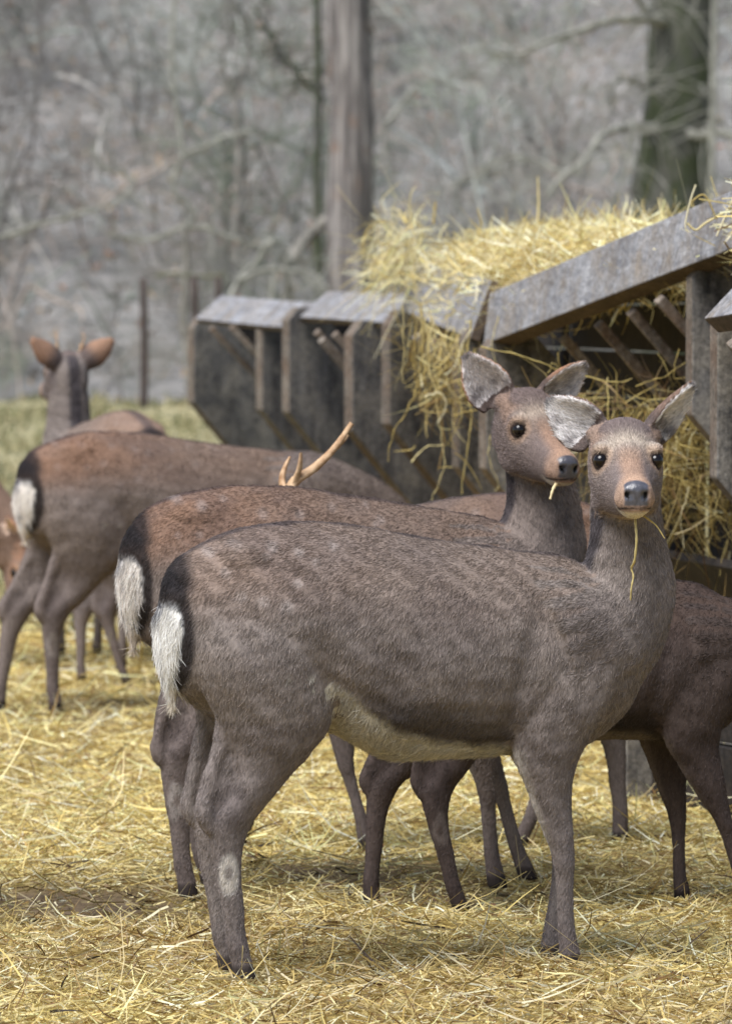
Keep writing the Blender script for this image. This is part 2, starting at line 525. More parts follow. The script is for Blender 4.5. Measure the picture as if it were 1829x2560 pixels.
D1 = 66.0
tree('dead_tree', 'standing dead tree trunk with strips of peeling reddish bark', ([(884, 1040), (878, 800), (872, 560), (880, 300), (868, 120), (862, -120), (858, -500)], 0.36, 0.27),
     [([(905, 720, 66.3), (918, 420, 66.2), (925, 200, 66.2), (915, -60, 66.3), (905, -400, 66.3)], 0.07, 0.05),
      ([(835, 540), (790, 570), (750, 615, 65.6), (728, 660, 65.4), (715, 760, 65.2), (690, 900, 65.1)], 0.17, 0.12)], M_DEAD, M_GREYB, gbase(884, D1), D1, 16, 1)
tree('mossy_tree', 'stout tree trunk thick with dark green moss and long low lichened boughs', ([(1660, 1010), (1668, 800), (1665, 640), (1672, 480), (1690, 330), (1700, 150), (1705, -100), (1700, -600)], 0.62, 0.42),
     [([(1690, 330), (1640, 322, 65.6), (1560, 318, 65), (1500, 342, 64.6), (1460, 400, 64.4), (1400, 445, 64.2), (1362, 500, 64.1)], 0.12, 0.05),
      ([(1700, 70), (1640, 50, 65.5), (1540, 48, 65), (1440, 78, 64.6), (1360, 105, 64.3), (1300, 135, 64.2), (1225, 130, 64)], 0.11, 0.04),
      ([(1690, 300), (1740, 340, 65.4), (1800, 330, 65), (1880, 360, 65)], 0.13, 0.06),
      ([(1500, 342, 64.6), (1420, 430, 64.6), (1340, 400, 64.8), (1260, 395, 65), (1180, 440, 65.2)], 0.06, 0.03),
      ([(1620, 220, 65.4), (1540, 200, 65.2), (1525, 280, 65.1)], 0.05, 0.04),
      ([(1770, 620, 65), (1780, 300, 65), (1785, 0, 65), (1800, -300, 65)], 0.09, 0.06),
      ([(1700, 100), (1610, 20, 65.4), (1560, -60, 65.2)], 0.1, 0.06),
      ([(1585, 300, 64.9), (1565, 420, 64.8), (1520, 540, 64.7)], 0.045, 0.03)], M_MOSSY, M_LICHEN, gbase(1660, D1), D1, 90, 2, twig_len=1.2)
tree('thin_tree', 'thin crooked pale barked tree rising beside the fence posts', ([(478, 1030), (470, 900), (458, 790), (466, 660), (460, 566)], 0.06, 0.04),
     [([(460, 566), (485, 540), (470, 510), (438, 478), (436, 440), (456, 385), (446, 300), (436, 220), (430, 120), (440, -60)], 0.06, 0.05),
      ([(456, 385), (500, 372), (545, 348), (590, 335), (625, 330)], 0.055, 0.03),
      ([(460, 566), (400, 592), (350, 600), (290, 590), (270, 585)], 0.06, 0.03),
      ([(460, 566), (520, 570), (560, 588), (640, 612), (700, 600)], 0.07, 0.04),
      ([(340, 450), (300, 500), (200, 535), (100, 560), (0, 592), (-120, 600)], 0.04, 0.05),
      ([(225, 366), (262, 415), (305, 432), (340, 450)], 0.055, 0.035)], M_GREYB, M_LICHEN, gbase(470, 64.5), 64.5, 40, 3)
tree('fallen_limb', 'tangle of fallen lichened limbs lying behind the feeder', None,
     [([(560, 790, 63), (596, 700, 63.2), (640, 655, 63.3), (672, 606, 63.2), (704, 602, 63.4)], 0.06, 0.05), ([(700, 600, 63.4), (742, 668, 63.4), (790, 690, 63.2), (840, 760, 63)], 0.05, 0.04),
      ([(700, 600, 63.4), (688, 680, 63.2), (676, 780, 63), (670, 900, 62.9)], 0.07, 0.05),
      ([(590, 705, 63.2), (660, 675, 63.2), (740, 680, 63.1), (810, 735, 63)], 0.06, 0.04),
      ([(730, 650, 63.4), (716, 720, 63.3), (722, 830, 63.2)], 0.06, 0.05)], None, M_LICHEN, gbase(690, 63), 63, 30, 4, 'fallen branch', 0.7)
tree('pale_sapling', 'slender pale forked sapling among the bare undergrowth', ([(590, 640, 78), (600, 400, 78), (585, 240, 78)], 0.07, 0.06),
     [([(585, 240, 78), (556, 150, 78), (578, 90, 78), (565, -40, 78)], 0.06, 0.05), ([(585, 240, 78), (625, 120, 78), (590, 10, 78), (570, -60, 78)], 0.06, 0.05)], M_GREYB, M_GREYB, gbase(590, 78), 78, 26, 5)
tree('green_sapling', 'dark greenish forked sapling growing beside the dead trunk', ([(795, 700, 70), (792, 420, 70), (795, 220, 70), (790, -60, 70)], 0.07, 0.05),
     [([(795, 240, 70), (740, 180, 70), (690, 110, 70), (640, 20, 70)], 0.055, 0.03)], M_MOSSY, M_MOSSY, gbase(795, 70), 70, 30, 6)
tree('leaning_branch', 'pale dead branch leaning against the slope right of the dead trunk', None,
     [([(960, 320, 74), (1010, 250, 74), (1045, 210, 74)], 0.07, 0.04), ([(1000, 700, 74), (960, 320, 74)], 0.06, 0.05), ([(1130, 470, 74), (1220, 430, 74), (1310, 405, 74), (1370, 440, 74)], 0.05, 0.035),
      ([(1180, 600, 74), (1130, 470, 74)], 0.05, 0.05), ([(1140, 240, 74), (1130, 180, 74), (1230, 190, 74), (1272, 160, 74)], 0.06, 0.04), ([(1270, 90, 74), (1280, 170, 74)], 0.05, 0.05)], None, M_LICHEN, gbase(1080, 74), 74, 30, 8, 'fallen branch', 0.8)
# a low bush keeping its rust coloured leaves
def rusty_bush():
    b0 = gbase(1430, 69)
    root = empty('leafy_bush', b0)
    g = np.random.default_rng(5)
    b = Bag()
    for pts, rr in twig_plant(g, 2.6, 4, 0.35, 2):
        V, F = tube_np(pts, rr * 0.7, 4); b.add(V, F)
    b.build('stem', M_GREYB, root)
    n = 320
    r = np.stack([g.normal(size=n) * 0.6, g.normal(size=n) * 0.4, 2.15 + np.abs(g.normal(size=n)) * 0.18], -1)
    V, F, idx = hay_strands(n, r, g.normal(size=(n, 3)), g.uniform(0.05, 0.1, n), g.uniform(0.04, 0.07, n), 0.2, g, 1)
    c = np.array(srgb(150, 88, 70)[:3]) * g.uniform(0.7, 1.2, (n, 1))
    mesh_np('crown', V, F, M_BARK, root, col=c[idx])
    tag(root, 'low bush keeping rust red dead leaves behind the hay pile', 'bush')
rusty_bush()

# ------------------------------------------------------------------ fence far behind
def fence():
    d = 62.0
    root = empty('fence', gbase(450, d))
    off = Vector(root.location)
    m_post = mat_wood('fence_post_wood', srgb(62, 52, 50), srgb(96, 82, 78), srgb(70, 62, 58))
    m_rail, nt, b = new_mat('fence_rail', 0.9, 0.1)
    nt.links.new(ramp(nt, noise(nt, coords(nt), 3, 5), [(0.3, srgb(96, 96, 80)), (0.7, srgb(126, 125, 106))]), b.inputs['Base Color'])
    for px, top in ((359, 696), (486, 690), (546, 692)):
        a = P(px, top, d); z0 = float(ground_z(np.array(a.x), np.array(d)))
        V, F = wood_tube([(a.x, d, z0 - 0.05), (a.x + 0.01, d, (z0 + a.z) / 2), (a.x, d, a.z)], 0.052, 0.045, 8, 3, 0.02, int(px + 300))
        V = np.vstack([V, [[a.x, d, a.z + 0.01]]])
        n = len(V) - 1
        F = np.vstack([F, [[n - 8 + k, n - 8 + (k + 1) % 8, n, n] for k in range(8)]])
        mesh_obj('post', V - np.array(off), [tuple(dict.fromkeys(f)) for f in F.tolist()], m_post, root, True)
    V, F = px_tube([(388, 690), (430, 684), (500, 691), (562, 686)], d + 0.09, 0.028, 0.022, 8, 0.05, 4)
    mesh_np('rail', V - np.array(off), F, m_rail, root, True)
    for py in (760, 840, 920, 990):
        V, F = px_tube([(345, py), (450, py + 2), (900, py)], d - 0.06, 0.004, 0.004, 4, 0, 1)
        mesh_np('wire', V - np.array(off), F, m_post, root, True)
    tag(root, 'dark wooden fence posts with strands of wire in front of the wood', 'fence')
fence()

# ================================================================== THE HAY FEEDER
M_PANEL = mat_wood('feeder_panel', srgb(62, 60, 61), srgb(130, 127, 124), srgb(142, 136, 127), (30, 30, 4))
M_EDGE = mat_wood('feeder_edge', srgb(96, 88, 80), srgb(136, 127, 117), srgb(108, 92, 80), (20, 20, 6))
M_RAIL = mat_wood('feeder_rail', srgb(112, 113, 119), srgb(174, 175, 180), srgb(134, 126, 118), (9, 9, 40))
M_RAILE = mat_wood('feeder_rail_edge', srgb(72, 62, 56), srgb(112, 98, 86), srgb(92, 80, 70), (20, 20, 6))
M_SLAT = mat_wood('feeder_slat', srgb(112, 104, 96), srgb(156, 148, 138), srgb(112, 92, 76), (40, 40, 5))
M_INNER_SHADE = mat_wood('feeder_inner_shade', srgb(26, 24, 24), srgb(50, 47, 46), srgb(58, 50, 44), (30, 30, 4))  # wood blackened to stand in for shade inside and under the feeder
FD = {}  # divider: name -> (px, top_py, bottom_py, depth)
feeder = empty('hay_feeder', (0.9, 13.5, 0))
FO = Vector(feeder.location)

def panel(px, top, bot, d, inner=0.62, th=0.045, drop=0.6, yaw=0.0, rise=0.0, full=False):
    """end board of a manger bay: upright outer edge, chamfered upper corner, lower edge cut away at an angle"""
    a = P(px, top, d); b = P(px, bot, d)
    L = a.z - b.z
    if full:
        prof = [(0, 0), (0, L), (0.05, L + 0.055), (0.4, L + 0.055), (inner, L * 0.6), (inner, -drop * 0.95), (inner - 0.08, -drop)]
    else:
        prof = [(0, 0), (0, L - 0.0), (0.05, L + 0.055), (0.15, L + 0.055 + rise), (inner, L + 0.055 - (inner - 0.15) * 0.98), (inner, -drop * 0.95), (inner - 0.08, -drop)]
    c, s = math.cos(yaw), math.sin(yaw)
    n = len(prof)
    V = []
    for k in (0, 1):
        for (x, z) in prof:
            V.append((a.x + x * c - k * th * s, d + x * s + k * th * c, b.z + z))
    V = [tuple(Vector(v) - FO) for v in V]
    F = [tuple(range(n)), tuple(range(2 * n - 1, n - 1, -1))]
    mi = [0, 0]
    for k in range(n):
        j = (k + 1) % n
        F.append((k, k + n, j + n, j)); mi.append(1 if k in (0, 1, 6) else 0)
    o = mesh_obj('divider_panel' if not full else 'void_shade_panel', V, F, None, feeder, False, [M_INNER_SHADE if full else M_PANEL, M_INNER_SHADE if full else M_EDGE], mi)
    bv = o.modifiers.new('bevel', 'BEVEL'); bv.width = 0.006; bv.segments = 2; bv.limit_method = 'ANGLE'
    return a, b

def board(name, p0, p1, wdir, width, th, mat, mat_edge=None, jitter=0.0):
    """plank from p0 to p1; wdir = direction of its width (from the near long edge), thickness downwards-perpendicular"""
    p0, p1, w = Vector(p0), Vector(p1), Vector(wdir)
    ax = (p1 - p0).normalized()
    w = (w - ax * w.dot(ax)).normalized()
    t = ax.cross(w)
    if t.z > 0: t = -t
    V = []
    nseg = 6
    for i in range(nseg + 1):
        q = p0 + (p1 - p0) * (i / nseg)
        jj = Vector((random.uniform(-1, 1), random.uniform(-1, 1), random.uniform(-1, 1))) * jitter
        for (a, b) in ((0, 0), (width, 0), (width, th), (0, th)):
            V.append(q + w * a + t * b + jj - FO)
    F, mi = [(3, 2, 1, 0)], [1]
    for i in range(nseg):
        for k in range(4):
            j = (k + 1) % 4
            F.append((i * 4 + k, i * 4 + j, i * 4 + 4 + j, i * 4 + 4 + k)); mi.append(0 if k == 0 else 1)
    F.append((nseg * 4, nseg * 4 + 1, nseg * 4 + 2, nseg * 4 + 3)); mi.append(1)
    o = mesh_obj(name, V, F, None, feeder, False, [mat, mat_edge or mat], mi)
    bv = o.modifiers.new('bevel', 'BEVEL'); bv.width = 0.004; bv.segments = 2; bv.limit_method = 'ANGLE'
    return o

DIV = [(484, 818, 1006, 22.4), (655, 828, 1025, 21.0), (722, 800, 1031, 19.6), (880, 837, 1077, 17.6), (973, 812, 1060, 17.0),
       (1146, 866, 1168, 14.2), (1214, 872, 1172, 13.9), (1728, 694, 1037, 12.2), (1790, 806, 1195, 10.9)]
for i, (px, t, b, d) in enumerate(DIV):
    panel(px, t, b, d, 0.66 if i < 5 else 0.6, 0.055, yaw=math.radians(36 if i < 5 else 24 if i < 7 else 14), rise=(0.0 if i != 7 else -0.02))
    if i in (0, 2, 4):  # dark sheets added behind these bays to paint their shaded voids
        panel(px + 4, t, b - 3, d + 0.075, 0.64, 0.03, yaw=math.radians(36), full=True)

# top rails: sloping cap boards, outer lower edge given, rising inwards
def rail(a, b, da, db, inner_a, inner_b, width=0.16, th=0.05):
    p0, p1 = P(a[0], a[1], da), P(b[0], b[1], db)
    q0 = P(inner_a[0], inner_a[1], da + 0.12)
    board('top_rail', p0, p1, q0 - p0, width, th, M_RAIL, M_RAILE, 0.001)
rail((488, 797), (742, 822), 22.2, 20.3, (536, 742), (790, 760), 0.17, 0.03)
rail((744, 792), (958, 806), 19.7, 17.4, (800, 736), (1000, 738), 0.17, 0.03)
rail((1000, 776), (1172, 846), 16.9, 14.2, (1010, 730), (1220, 756), 0.19, 0.035)
rail((1206, 862), (1905, 592), 14.0, 11.6, (1190, 800), (1850, 520), 0.16, 0.075)
rail((1758, 796), (1990, 760), 10.85, 9.9, (1800, 730), (1990, 700), 0.16, 0.05)

# slats of the hay rack, each leaning inwards and down
def slat(px0, py0, px1, py1, d, w=0.045, th=0.03, mat=None):
    p0, p1 = P(px0, py0, d), P(px1, py1, d + 0.06)
    board('slat', p0, p1, Vector((0, 1, 0)), w, th, mat or M_SLAT)
for s in ((535, 816, 655, 944, 21.8), (585, 812, 720, 955, 21.3), (800, 826, 884, 915, 18.8), (812, 846, 886, 932, 18.5), (845, 830, 960, 960, 18.0),
          (1050, 835, 1150, 960, 15.9), (1090, 850, 1180, 965, 15.2), (1420, 838, 1560, 1000, 13.6), (1508, 802, 1668, 985, 13.1), (1590, 772, 1735, 940, 12.75), (1660, 740, 1830, 930, 12.4), (1850, 850, 1960, 1000, 10.6)):
    slat(*s)
# sloping floor boards and an added light-blocking wall inside the trough, plank by plank
def outer(d):   # line of the outer bottom edge
    ds = [r[3] for r in DIV][::-1]; x = [P(r[0], r[2], r[3]).x for r in DIV][::-1]
    return float(np.interp(d, ds, x))
ends = [22.4, 19.6, 17.0, 13.9, 10.6]
for j in range(4):
    d0, d1 = ends[j], ends[j + 1] + 0.1
    for k in (2, 3):       # floor planks of the V
        i0, z0 = 0.10 + k * 0.145, 0.90 - k * 0.155
        p0 = Vector((outer(d0) + i0, d0 - 0.05, z0)); p1 = Vector((outer(d1) + i0, d1, z0 + (0.05 if j == 3 else 0)))
        board('trough_plank', p0, p1, Vector((1, 0, -1.05)), 0.198, 0.03, M_INNER_SHADE)
    for k in range(8 if j >= 2 else 7):       # upright inner wall, added to block light and keep the bays dark
        z0 = 0.22 + k * 0.155
        p0 = Vector((outer(d0) + 0.69, d0 - 0.05, z0)); p1 = Vector((outer(d1) + 0.69, d1, z0))
        board('shade_wall_plank', p0, p1, Vector((0, 0, 1)), 0.148, 0.03, M_INNER_SHADE)
# skids and posts that carry it
for d in (21.5, 19.0, 16.4, 13.6, 12.0, 11.0):
    x = outer(d) + 0.52
    for (dx, w) in ((0.0, 0.09), (0.24, 0.09)):
        board('leg', (x + dx, d, 0.0), (x + dx, d, 0.42 if dx == 0 else 0.3), Vector((1, 0, 0)), w, 0.09, M_PANEL)
    board('cross_beam', (x - 0.12, d - 0.02, 0.30), (x + 0.5, d - 0.02, 0.30), Vector((0, 0, 1)), 0.10, 0.06, M_PANEL)
board('skid', (outer(22) + 0.5, 22, 0.07), (outer(10.6) + 0.5, 10.6, 0.07), Vector((1, 0, 0)), 0.12, 0.07, M_PANEL)
board('brace', (outer(12) + 0.38, 11.95, 0.22), (outer(12) + 0.55, 11.95, 0.42), Vector((0, 1, 0)), 0.04, 0.04, M_SLAT)
for (x0, y0, x1, y1, h0, h1, th) in ((.66, 12.1, .77, 12.14, 0.0, .36, .05), (.78, 12.12, 1.06, 11.5, 0.0, .17, .05), (1.06, 11.5, 1.40, 10.75, 0.0, .17, .05), (.78, 12.14, 1.06, 11.52, .18, .17, .05), (1.06, 11.52, 1.40, 10.77, .18, .17, .05)):
    board('base_board', (x0, y0, h0), (x1, y1, h0), Vector((0, 0, 1)), h1, th, M_PANEL if x0 < .7 else M_INNER_SHADE)
tag(feeder, 'long weathered wooden hay feeder with chamfered divider boards and grey cap rails', 'feeder')

# ------------------------------------------------------------------ hay on and in the feeder
def hay_pile():
    g = np.random.default_rng(31)
    out = Bag()
    # mound under the loose stalks, following the feeder
    nd, na = 40, 22
    ds = np.linspace(17.0, 10.4, nd)
    rows = []
    for k, d in enumerate(ds):
        e = 1.0
        if k < 5: e = 0.35 + 0.65 * math.sin(k / 5 * math.pi / 2)
        cx = outer(d) + np.interp(d, [13.4, 15.0], [.66, .62]); hw = 0.50 * e
        top = np.interp(d, [10.4, 11.5, 12.3, 13.2, 14.0, 15.4, 16.4, 17.0], [1.68, 1.62, 1.52, 1.49, 1.49, 1.53, 1.56, 1.42])
        base = np.interp(d, [10.4, 11.6, 14.0, 17.0], [1.50, 1.44, 1.25, 1.35])
        for a in range(na):
            t = a / (na - 1) * math.pi
            x = cx - hw * math.cos(t) * (1 + 0.05 * math.sin(k * 1.7))
            z = base + (top - base) * (max(math.sin(t), 0) ** 0.55) + g.normal() * 0.012
            rows.append((x, d, z))
    V = np.array(rows)
    i = (np.arange(nd - 1)[:, None] * na + np.arange(na - 1)[None, :]).ravel()
    F = np.stack([i, i + 1, i + na + 1, i + na], -1)
    out.add(V, F, np.array(srgb(176, 152, 92)[:3]) * g.uniform(0.75, 1.1, (len(V), 1)))
    # loose stalks all over it
    n = 24000
    pick = g.integers(len(V), size=n)
    r = V[pick] + g.normal(size=(n, 3)) * np.array([0.04, 0.08, 0.015])
    d = g.normal(size=(n, 3)) * np.array([1, 1, 0.45])
    L = g.uniform(0.03, 0.17, n)
    r = r - d / np.linalg.norm(d, axis=1)[:, None] * L[:, None] * 0.5
    V2, F2, idx = hay_strands(n, r, d, L, g.uniform(0.002, 0.0055, n), 0.35, g, 3)
    out.add(V2, F2, (straw_cols(n, g, (.32, .17, .32, .08, .03, .01, .07)) * 1.1).clip(0, .85)[idx])
    # wisps that stick out of the top and of the far end
    n = 380
    cand = V[V[:, 2] > 1.38]
    pick = g.integers(len(cand), size=n)
    d = np.stack([g.normal(size=n) * 0.7, g.normal(size=n) * 0.7, np.abs(g.normal(size=n)) * 0.8], -1)
    V2, F2, idx = hay_strands(n, cand[pick] - [0, 0, 0.02], d, g.uniform(0.05, 0.15, n), g.uniform(0.002, 0.0045, n), 0.5, g, 5, 0.35)
    out.add(V2, F2, straw_cols(n, g)[idx])
    n = 520
    e0 = P(1015, 640, 16.7)
    r = np.array(e0) + g.normal(size=(n, 3)) * np.array([0.06, 0.15, 0.075])
    d = np.stack([-np.abs(g.normal(size=n)) * 0.8 + 0.15, g.normal(size=n) * 0.4, g.normal(size=n) * 0.6 + 0.1], -1)
    V2, F2, idx = hay_strands(n, r, d, g.uniform(0.06, 0.17, n), g.uniform(0.002, 0.005, n), 0.6, g, 6, 0.35)
    out.add(V2, F2, (straw_cols(n, g, (.32, .17, .32, .08, .03, .01, .07)) * 1.1).clip(0, .85)[idx])
    # single long stalks standing clear
    for pts, dd, w in (([(905, 640), (915, 580), (950, 555), (985, 565)], 16.8, .005), ([(920, 690), (935, 640), (975, 600)], 16.8, .004), ([(905, 735), (960, 695), (1010, 700)], 16.8, .006),
                       ([(1083, 560), (1088, 505)], 16.0, .007), ([(1718, 580), (1712, 560), (1725, 500), (1738, 462)], 11.9, .004), ([(1725, 505), (1760, 488), (1790, 548)], 11.9, .004),
                       ([(1716, 558), (1738, 575), (1765, 556), (1830, 520)], 11.9, .005), ([(1790, 590), (1830, 500), (1850, 470)], 11.6, .004), ([(1620, 600), (1640, 585), (1655, 640)], 12.8, .006)):
        q = spline([tuple(P(x, y, dd)) for x, y in pts], 5)
        V2, F2 = tube_np(q, np.full(len(q), w * 0.55), 4)
        out.add(V2, F2, STRAW[g.integers(4)])
    o = out.build('hay_pile', M_STRAW, smooth=False)
    tag(o, 'heap of loose pale yellow hay piled on top of the wooden feeder', 'hay', kind='stuff')
hay_pile()

def hay_hanging():
    g = np.random.default_rng(32)
    out = Bag()
    def stalk(pts, d, w, c):
        q = spline([tuple(P(p[0], p[1], d + (p[2] if len(p) > 2 else 0))) for p in pts], 6)
        q = q + np.cumsum(g.normal(size=q.shape), 0) * 0.0022
        V2, F2 = tube_np(q, np.linspace(w, w * 0.5, len(q)) * 0.55 * (1 + 0.35 * np.sin(np.arange(len(q)) * 1.9)), 3)
        out.add(V2, F2, c)
    for pts, w in (([(1050, 760), (1060, 850), (1045, 960), (1015, 1030), (985, 1080), (972, 1155)], .008), ([(1085, 800), (1070, 900), (1095, 1000), (1105, 1100), (1112, 1170), (1092, 1240), (1078, 1285)], .007),
                   ([(1175, 800), (1165, 900), (1170, 1030), (1160, 1120), (1155, 1220)], .009), ([(1000, 760), (1005, 860), (1002, 955)], .006), ([(1030, 780), (1050, 900), (1052, 1000)], .006),
                   ([(1028, 1155), (1060, 1120), (1110, 1110)], .007), ([(1130, 1040), (1200, 1015)], .008), ([(1228, 1090), (1222, 1150), (1240, 1220), (1238, 1240)], .005), ([(1245, 790), (1225, 850), (1240, 900), (1260, 930)], .005),
                   ([(1060, 990), (1090, 985), (1110, 1010), (1095, 1060)], .009), ([(1180, 820), (1150, 880), (1170, 930)], .006)):
        stalk(pts, 13.75, w * 0.6, STRAW[g.integers(4)])
    # tuft spilling between the rails and below
    n = 110
    t = g.random(n)
    r = np.array([tuple(P(1045 + 165 * a + g.normal() * 16, 800 + 80 * a + g.normal() * 14, 14.3 - 0.4 * b)) for a, b in zip(t, g.random(n))])
    d = np.stack([g.normal(size=n) * 0.4, g.normal(size=n) * 0.2, -np.abs(g.normal(size=n)) - 0.4], -1)
    V, F, idx = hay_strands(n, r, d, g.uniform(0.05, 0.2, n), g.uniform(0.0018, 0.004, n), 0.5, g, 6)
    out.add(V, F, straw_cols(n, g, (.2, .28, .08, .24, .1, .05, .05))[idx])
    n = 190
    r = np.array([tuple(P(1100 + g.normal() * 34, 960 + g.normal() * 55, 14.0 + 0.2 * g.random())) for _ in range(n)])
    d = g.normal(size=(n, 3)) * np.array([0.6, 0.25, 1])
    V, F, idx = hay_strands(n, r, d, g.uniform(0.04, 0.15, n), g.uniform(0.0018, 0.004, n), 0.7, g, 6)
    out.add(V, F, straw_cols(n, g, (.12, .24, .05, .29, .16, .1, .04))[idx])
    # hay inside the bay that the deer eat from, shade put into its colours
    n = 1150
    pts = []
    while len(pts) < n:
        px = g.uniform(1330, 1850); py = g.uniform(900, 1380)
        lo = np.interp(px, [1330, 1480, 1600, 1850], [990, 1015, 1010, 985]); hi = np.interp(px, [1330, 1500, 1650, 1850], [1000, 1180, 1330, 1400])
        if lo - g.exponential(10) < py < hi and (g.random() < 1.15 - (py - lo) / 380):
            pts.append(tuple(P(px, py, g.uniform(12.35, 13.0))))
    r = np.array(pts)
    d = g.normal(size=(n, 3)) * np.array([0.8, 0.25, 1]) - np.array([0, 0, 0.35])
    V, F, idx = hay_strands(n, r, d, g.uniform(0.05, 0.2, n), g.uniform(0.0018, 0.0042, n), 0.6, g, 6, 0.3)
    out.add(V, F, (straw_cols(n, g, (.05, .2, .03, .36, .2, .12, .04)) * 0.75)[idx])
    for pts, w in (([(1200, 868), (1300, 890), (1400, 920), (1440, 930)], .008), ([(1450, 940), (1520, 945), (1590, 930)], .009), ([(1590, 960), (1650, 940), (1720, 900)], .006), ([(1700, 870), (1690, 950), (1740, 940)], .006),
                   ([(1745, 1050), (1725, 1130), (1760, 1230), (1800, 1270), (1829, 1340)], .006), ([(1690, 1060), (1700, 1120), (1740, 1200)], .006), ([(1770, 1240), (1790, 1330), (1780, 1400)], .004),
                   ([(1720, 1220), (1700, 1300), (1710, 1380)], .004), ([(1740, 1310), (1770, 1380), (1790, 1400)], .004), ([(1370, 930), (1390, 900), (1420, 980)], .005), ([(1390, 880), (1388, 960)], .006)):
        stalk(pts, 12.3, w * 0.5, STRAW[g.integers(1, 4)])
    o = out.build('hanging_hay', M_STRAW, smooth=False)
    tag(o, 'strands of yellow hay hanging out of the bays of the feeder', 'hay', kind='stuff')
hay_hanging()

# ================================================================== THE DEER
def ring_loft(st, m=5, sides=20, egg=0.0, power=1.0):
    """st rows: c(3), u(3), v(3) scaled half axes -> closed mesh"""
    q = spline(st, m)
    n = len(q)
    a = np.arange(sides) * 2 * math.pi / sides
    ca, sa = np.cos(a), np.sin(a)
    if power != 1.0:
        ca = np.sign(ca) * np.abs(ca) ** power; sa = np.sign(sa) * np.abs(sa) ** power
    V = q[:, None, :3] + (ca * (1 - egg * sa))[None, :, None] * q[:, None, 3:6] + sa[None, :, None] * q[:, None, 6:9]
    V = V.reshape(-1, 3)
    i = np.arange(n - 1)[:, None] * sides
    j = np.arange(sides)[None, :]; j2 = (j + 1) % sides
    F = np.stack([i + j, i + j2, i + sides + j2, i + sides + j], -1).reshape(-1, 4).tolist()
    F.append(list(range(sides))[::-1]); F.append(list(range((n - 1) * sides, n * sides)))
    return V, F

def ball(c, r, frame=None, seg=14, rings=9):
    V = []; F = []
    for i in range(rings + 1):
        t = math.pi * i / rings
        for j in range(seg):
            p = 2 * math.pi * j / seg
            V.append((math.sin(t) * math.cos(p), math.sin(t) * math.sin(p), math.cos(t)))
    for i in range(rings):
        for j in range(seg):
            k = (j + 1) % seg
            F.append([i * seg + j, (i + 1) * seg + j, (i + 1) * seg + k, i * seg + k])
    V = np.array(V) * np.asarray(r)
    if frame is not None: V = V @ np.asarray(frame).T
    return V + np.asarray(c), F

def ear_shell(base, tip, face, L, W, th=0.010, roll=0.0):
    """cupped leaf shaped ear; tip and face are directions; returns inner V, outer V, faces"""
    tip = np.asarray(tip, float); tip /= np.linalg.norm(tip)
    face = np.asarray(face, float); face -= tip * face.dot(tip); face /= np.linalg.norm(face)
    side = np.cross(tip, face)
    nt, na = 12, 9
    G = []
    for layer in (0, 1):
        for i in range(nt + 1):
            t = i / nt
            w = W * 0.5 * (math.sin(math.pi * min(0.16 + 0.84 * t, 1.0) ** 0.85) ** 0.75 if t < 1 else 0.03)
            w = max(w, 0.012 if t < 0.5 else 0.006)
            phi = 1.45 - 0.75 * t
            R = w / math.sin(min(phi, 1.5))
            for k in range(na + 1):
                a = (k / na * 2 - 1) * phi
                rr = R + (th if layer else 0)
                G.append(np.asarray(base) + tip * (L * t + (th * 0.4 * t if layer else 0)) + side * math.sin(a) * rr + face * (R * math.cos(phi) * 0.6 - math.cos(a) * rr + R * 0.45))
    G = np.array(G)
    off = (nt + 1) * (na + 1)
    F = []
    w = na + 1
    for i in range(nt):
        for k in range(na):
            q = i * w + k
            F.append([q, q + 1, q + w + 1, q + w])
            F.append([off + q, off + q + w, off + q + w + 1, off + q + 1])
    for i in range(nt):
        for k in (0, na):
            q = i * w + k
            f = [q, q + w, off + q + w, off + q]
            F.append(f if k == 0 else f[::-1])
    for k in range(na):
        for i in (0, nt):
            q = i * w + k
            f = [q, off + q, off + q + 1, q + 1]
            F.append(f if i == 0 else f[::-1])
    return G, F, off

def sst(x, a, b):
    t = np.clip((x - a) / (b - a), 0, 1)
    return t * t * (3 - 2 * t)

def vnoise(p, s, seed=0):
    """cheap smooth pseudo noise in 0..1"""
    g = np.random.default_rng(seed)
    o = np.zeros(len(p))
    for k in range(7):
        w = g.normal(size=3) * s * (1 + 0.5 * k); o += np.sin(p @ w + g.uniform(0, 6.28)) / (1 + 0.35 * k)
    return 0.5 + o / 6.5

HIND = np.array([  # x, z, half length fore-aft, half width, y
    (-.275, .73, .10, .04, .06), (-.270, .66, .135, .062, .075), (-.258, .58, .142, .074, .082), (-.240, .50, .128, .070, .084), (-.237, .45, .112, .062, .083),
    (-.244, .405, .080, .050, .081), (-.260, .362, .056, .040, .079), (-.290, .318, .048, .033, .077), (-.320, .286, .050, .030, .075), (-.330, .254, .044, .027, .074), (-.331, .22, .037, .025, .073),
    (-.327, .18, .033, .023, .072), (-.320, .14, .030, .021, .071), (-.314, .09, .027, .020, .070), (-.309, .06, .028, .024, .070), (-.302, .035, .027, .024, .070), (-.294, .0, .030, .026, .070)])
FORE = np.array([
    (.36, .66, .08, .03, .07), (.365, .58, .105, .052, .084), (.345, .50, .098, .055, .088), (.322, .43, .080, .050, .085), (.314, .375, .065, .042, .080),
    (.320, .335, .055, .037, .077), (.327, .295, .048, .033, .075), (.336, .255, .039, .030, .073), (.346, .215, .029, .027, .072), (.350, .19, .026, .026, .072), (.352, .16, .0215, .020, .071), (.354, .11, .020, .0185, .070),
    (.357, .065, .022, .020, .070), (.361, .04, .024, .022, .070), (.368, .0, .028, .024, .070)])
for _p, _lo in ((HIND, .74), (FORE, .80)):
    _k = np.interp(_p[:, 1], [0, .05, .20, .32, .40], [_lo + .08, _lo, _lo + .03, .90, 1.0]); _p[:, 2] *= _k; _p[:, 3] *= _k
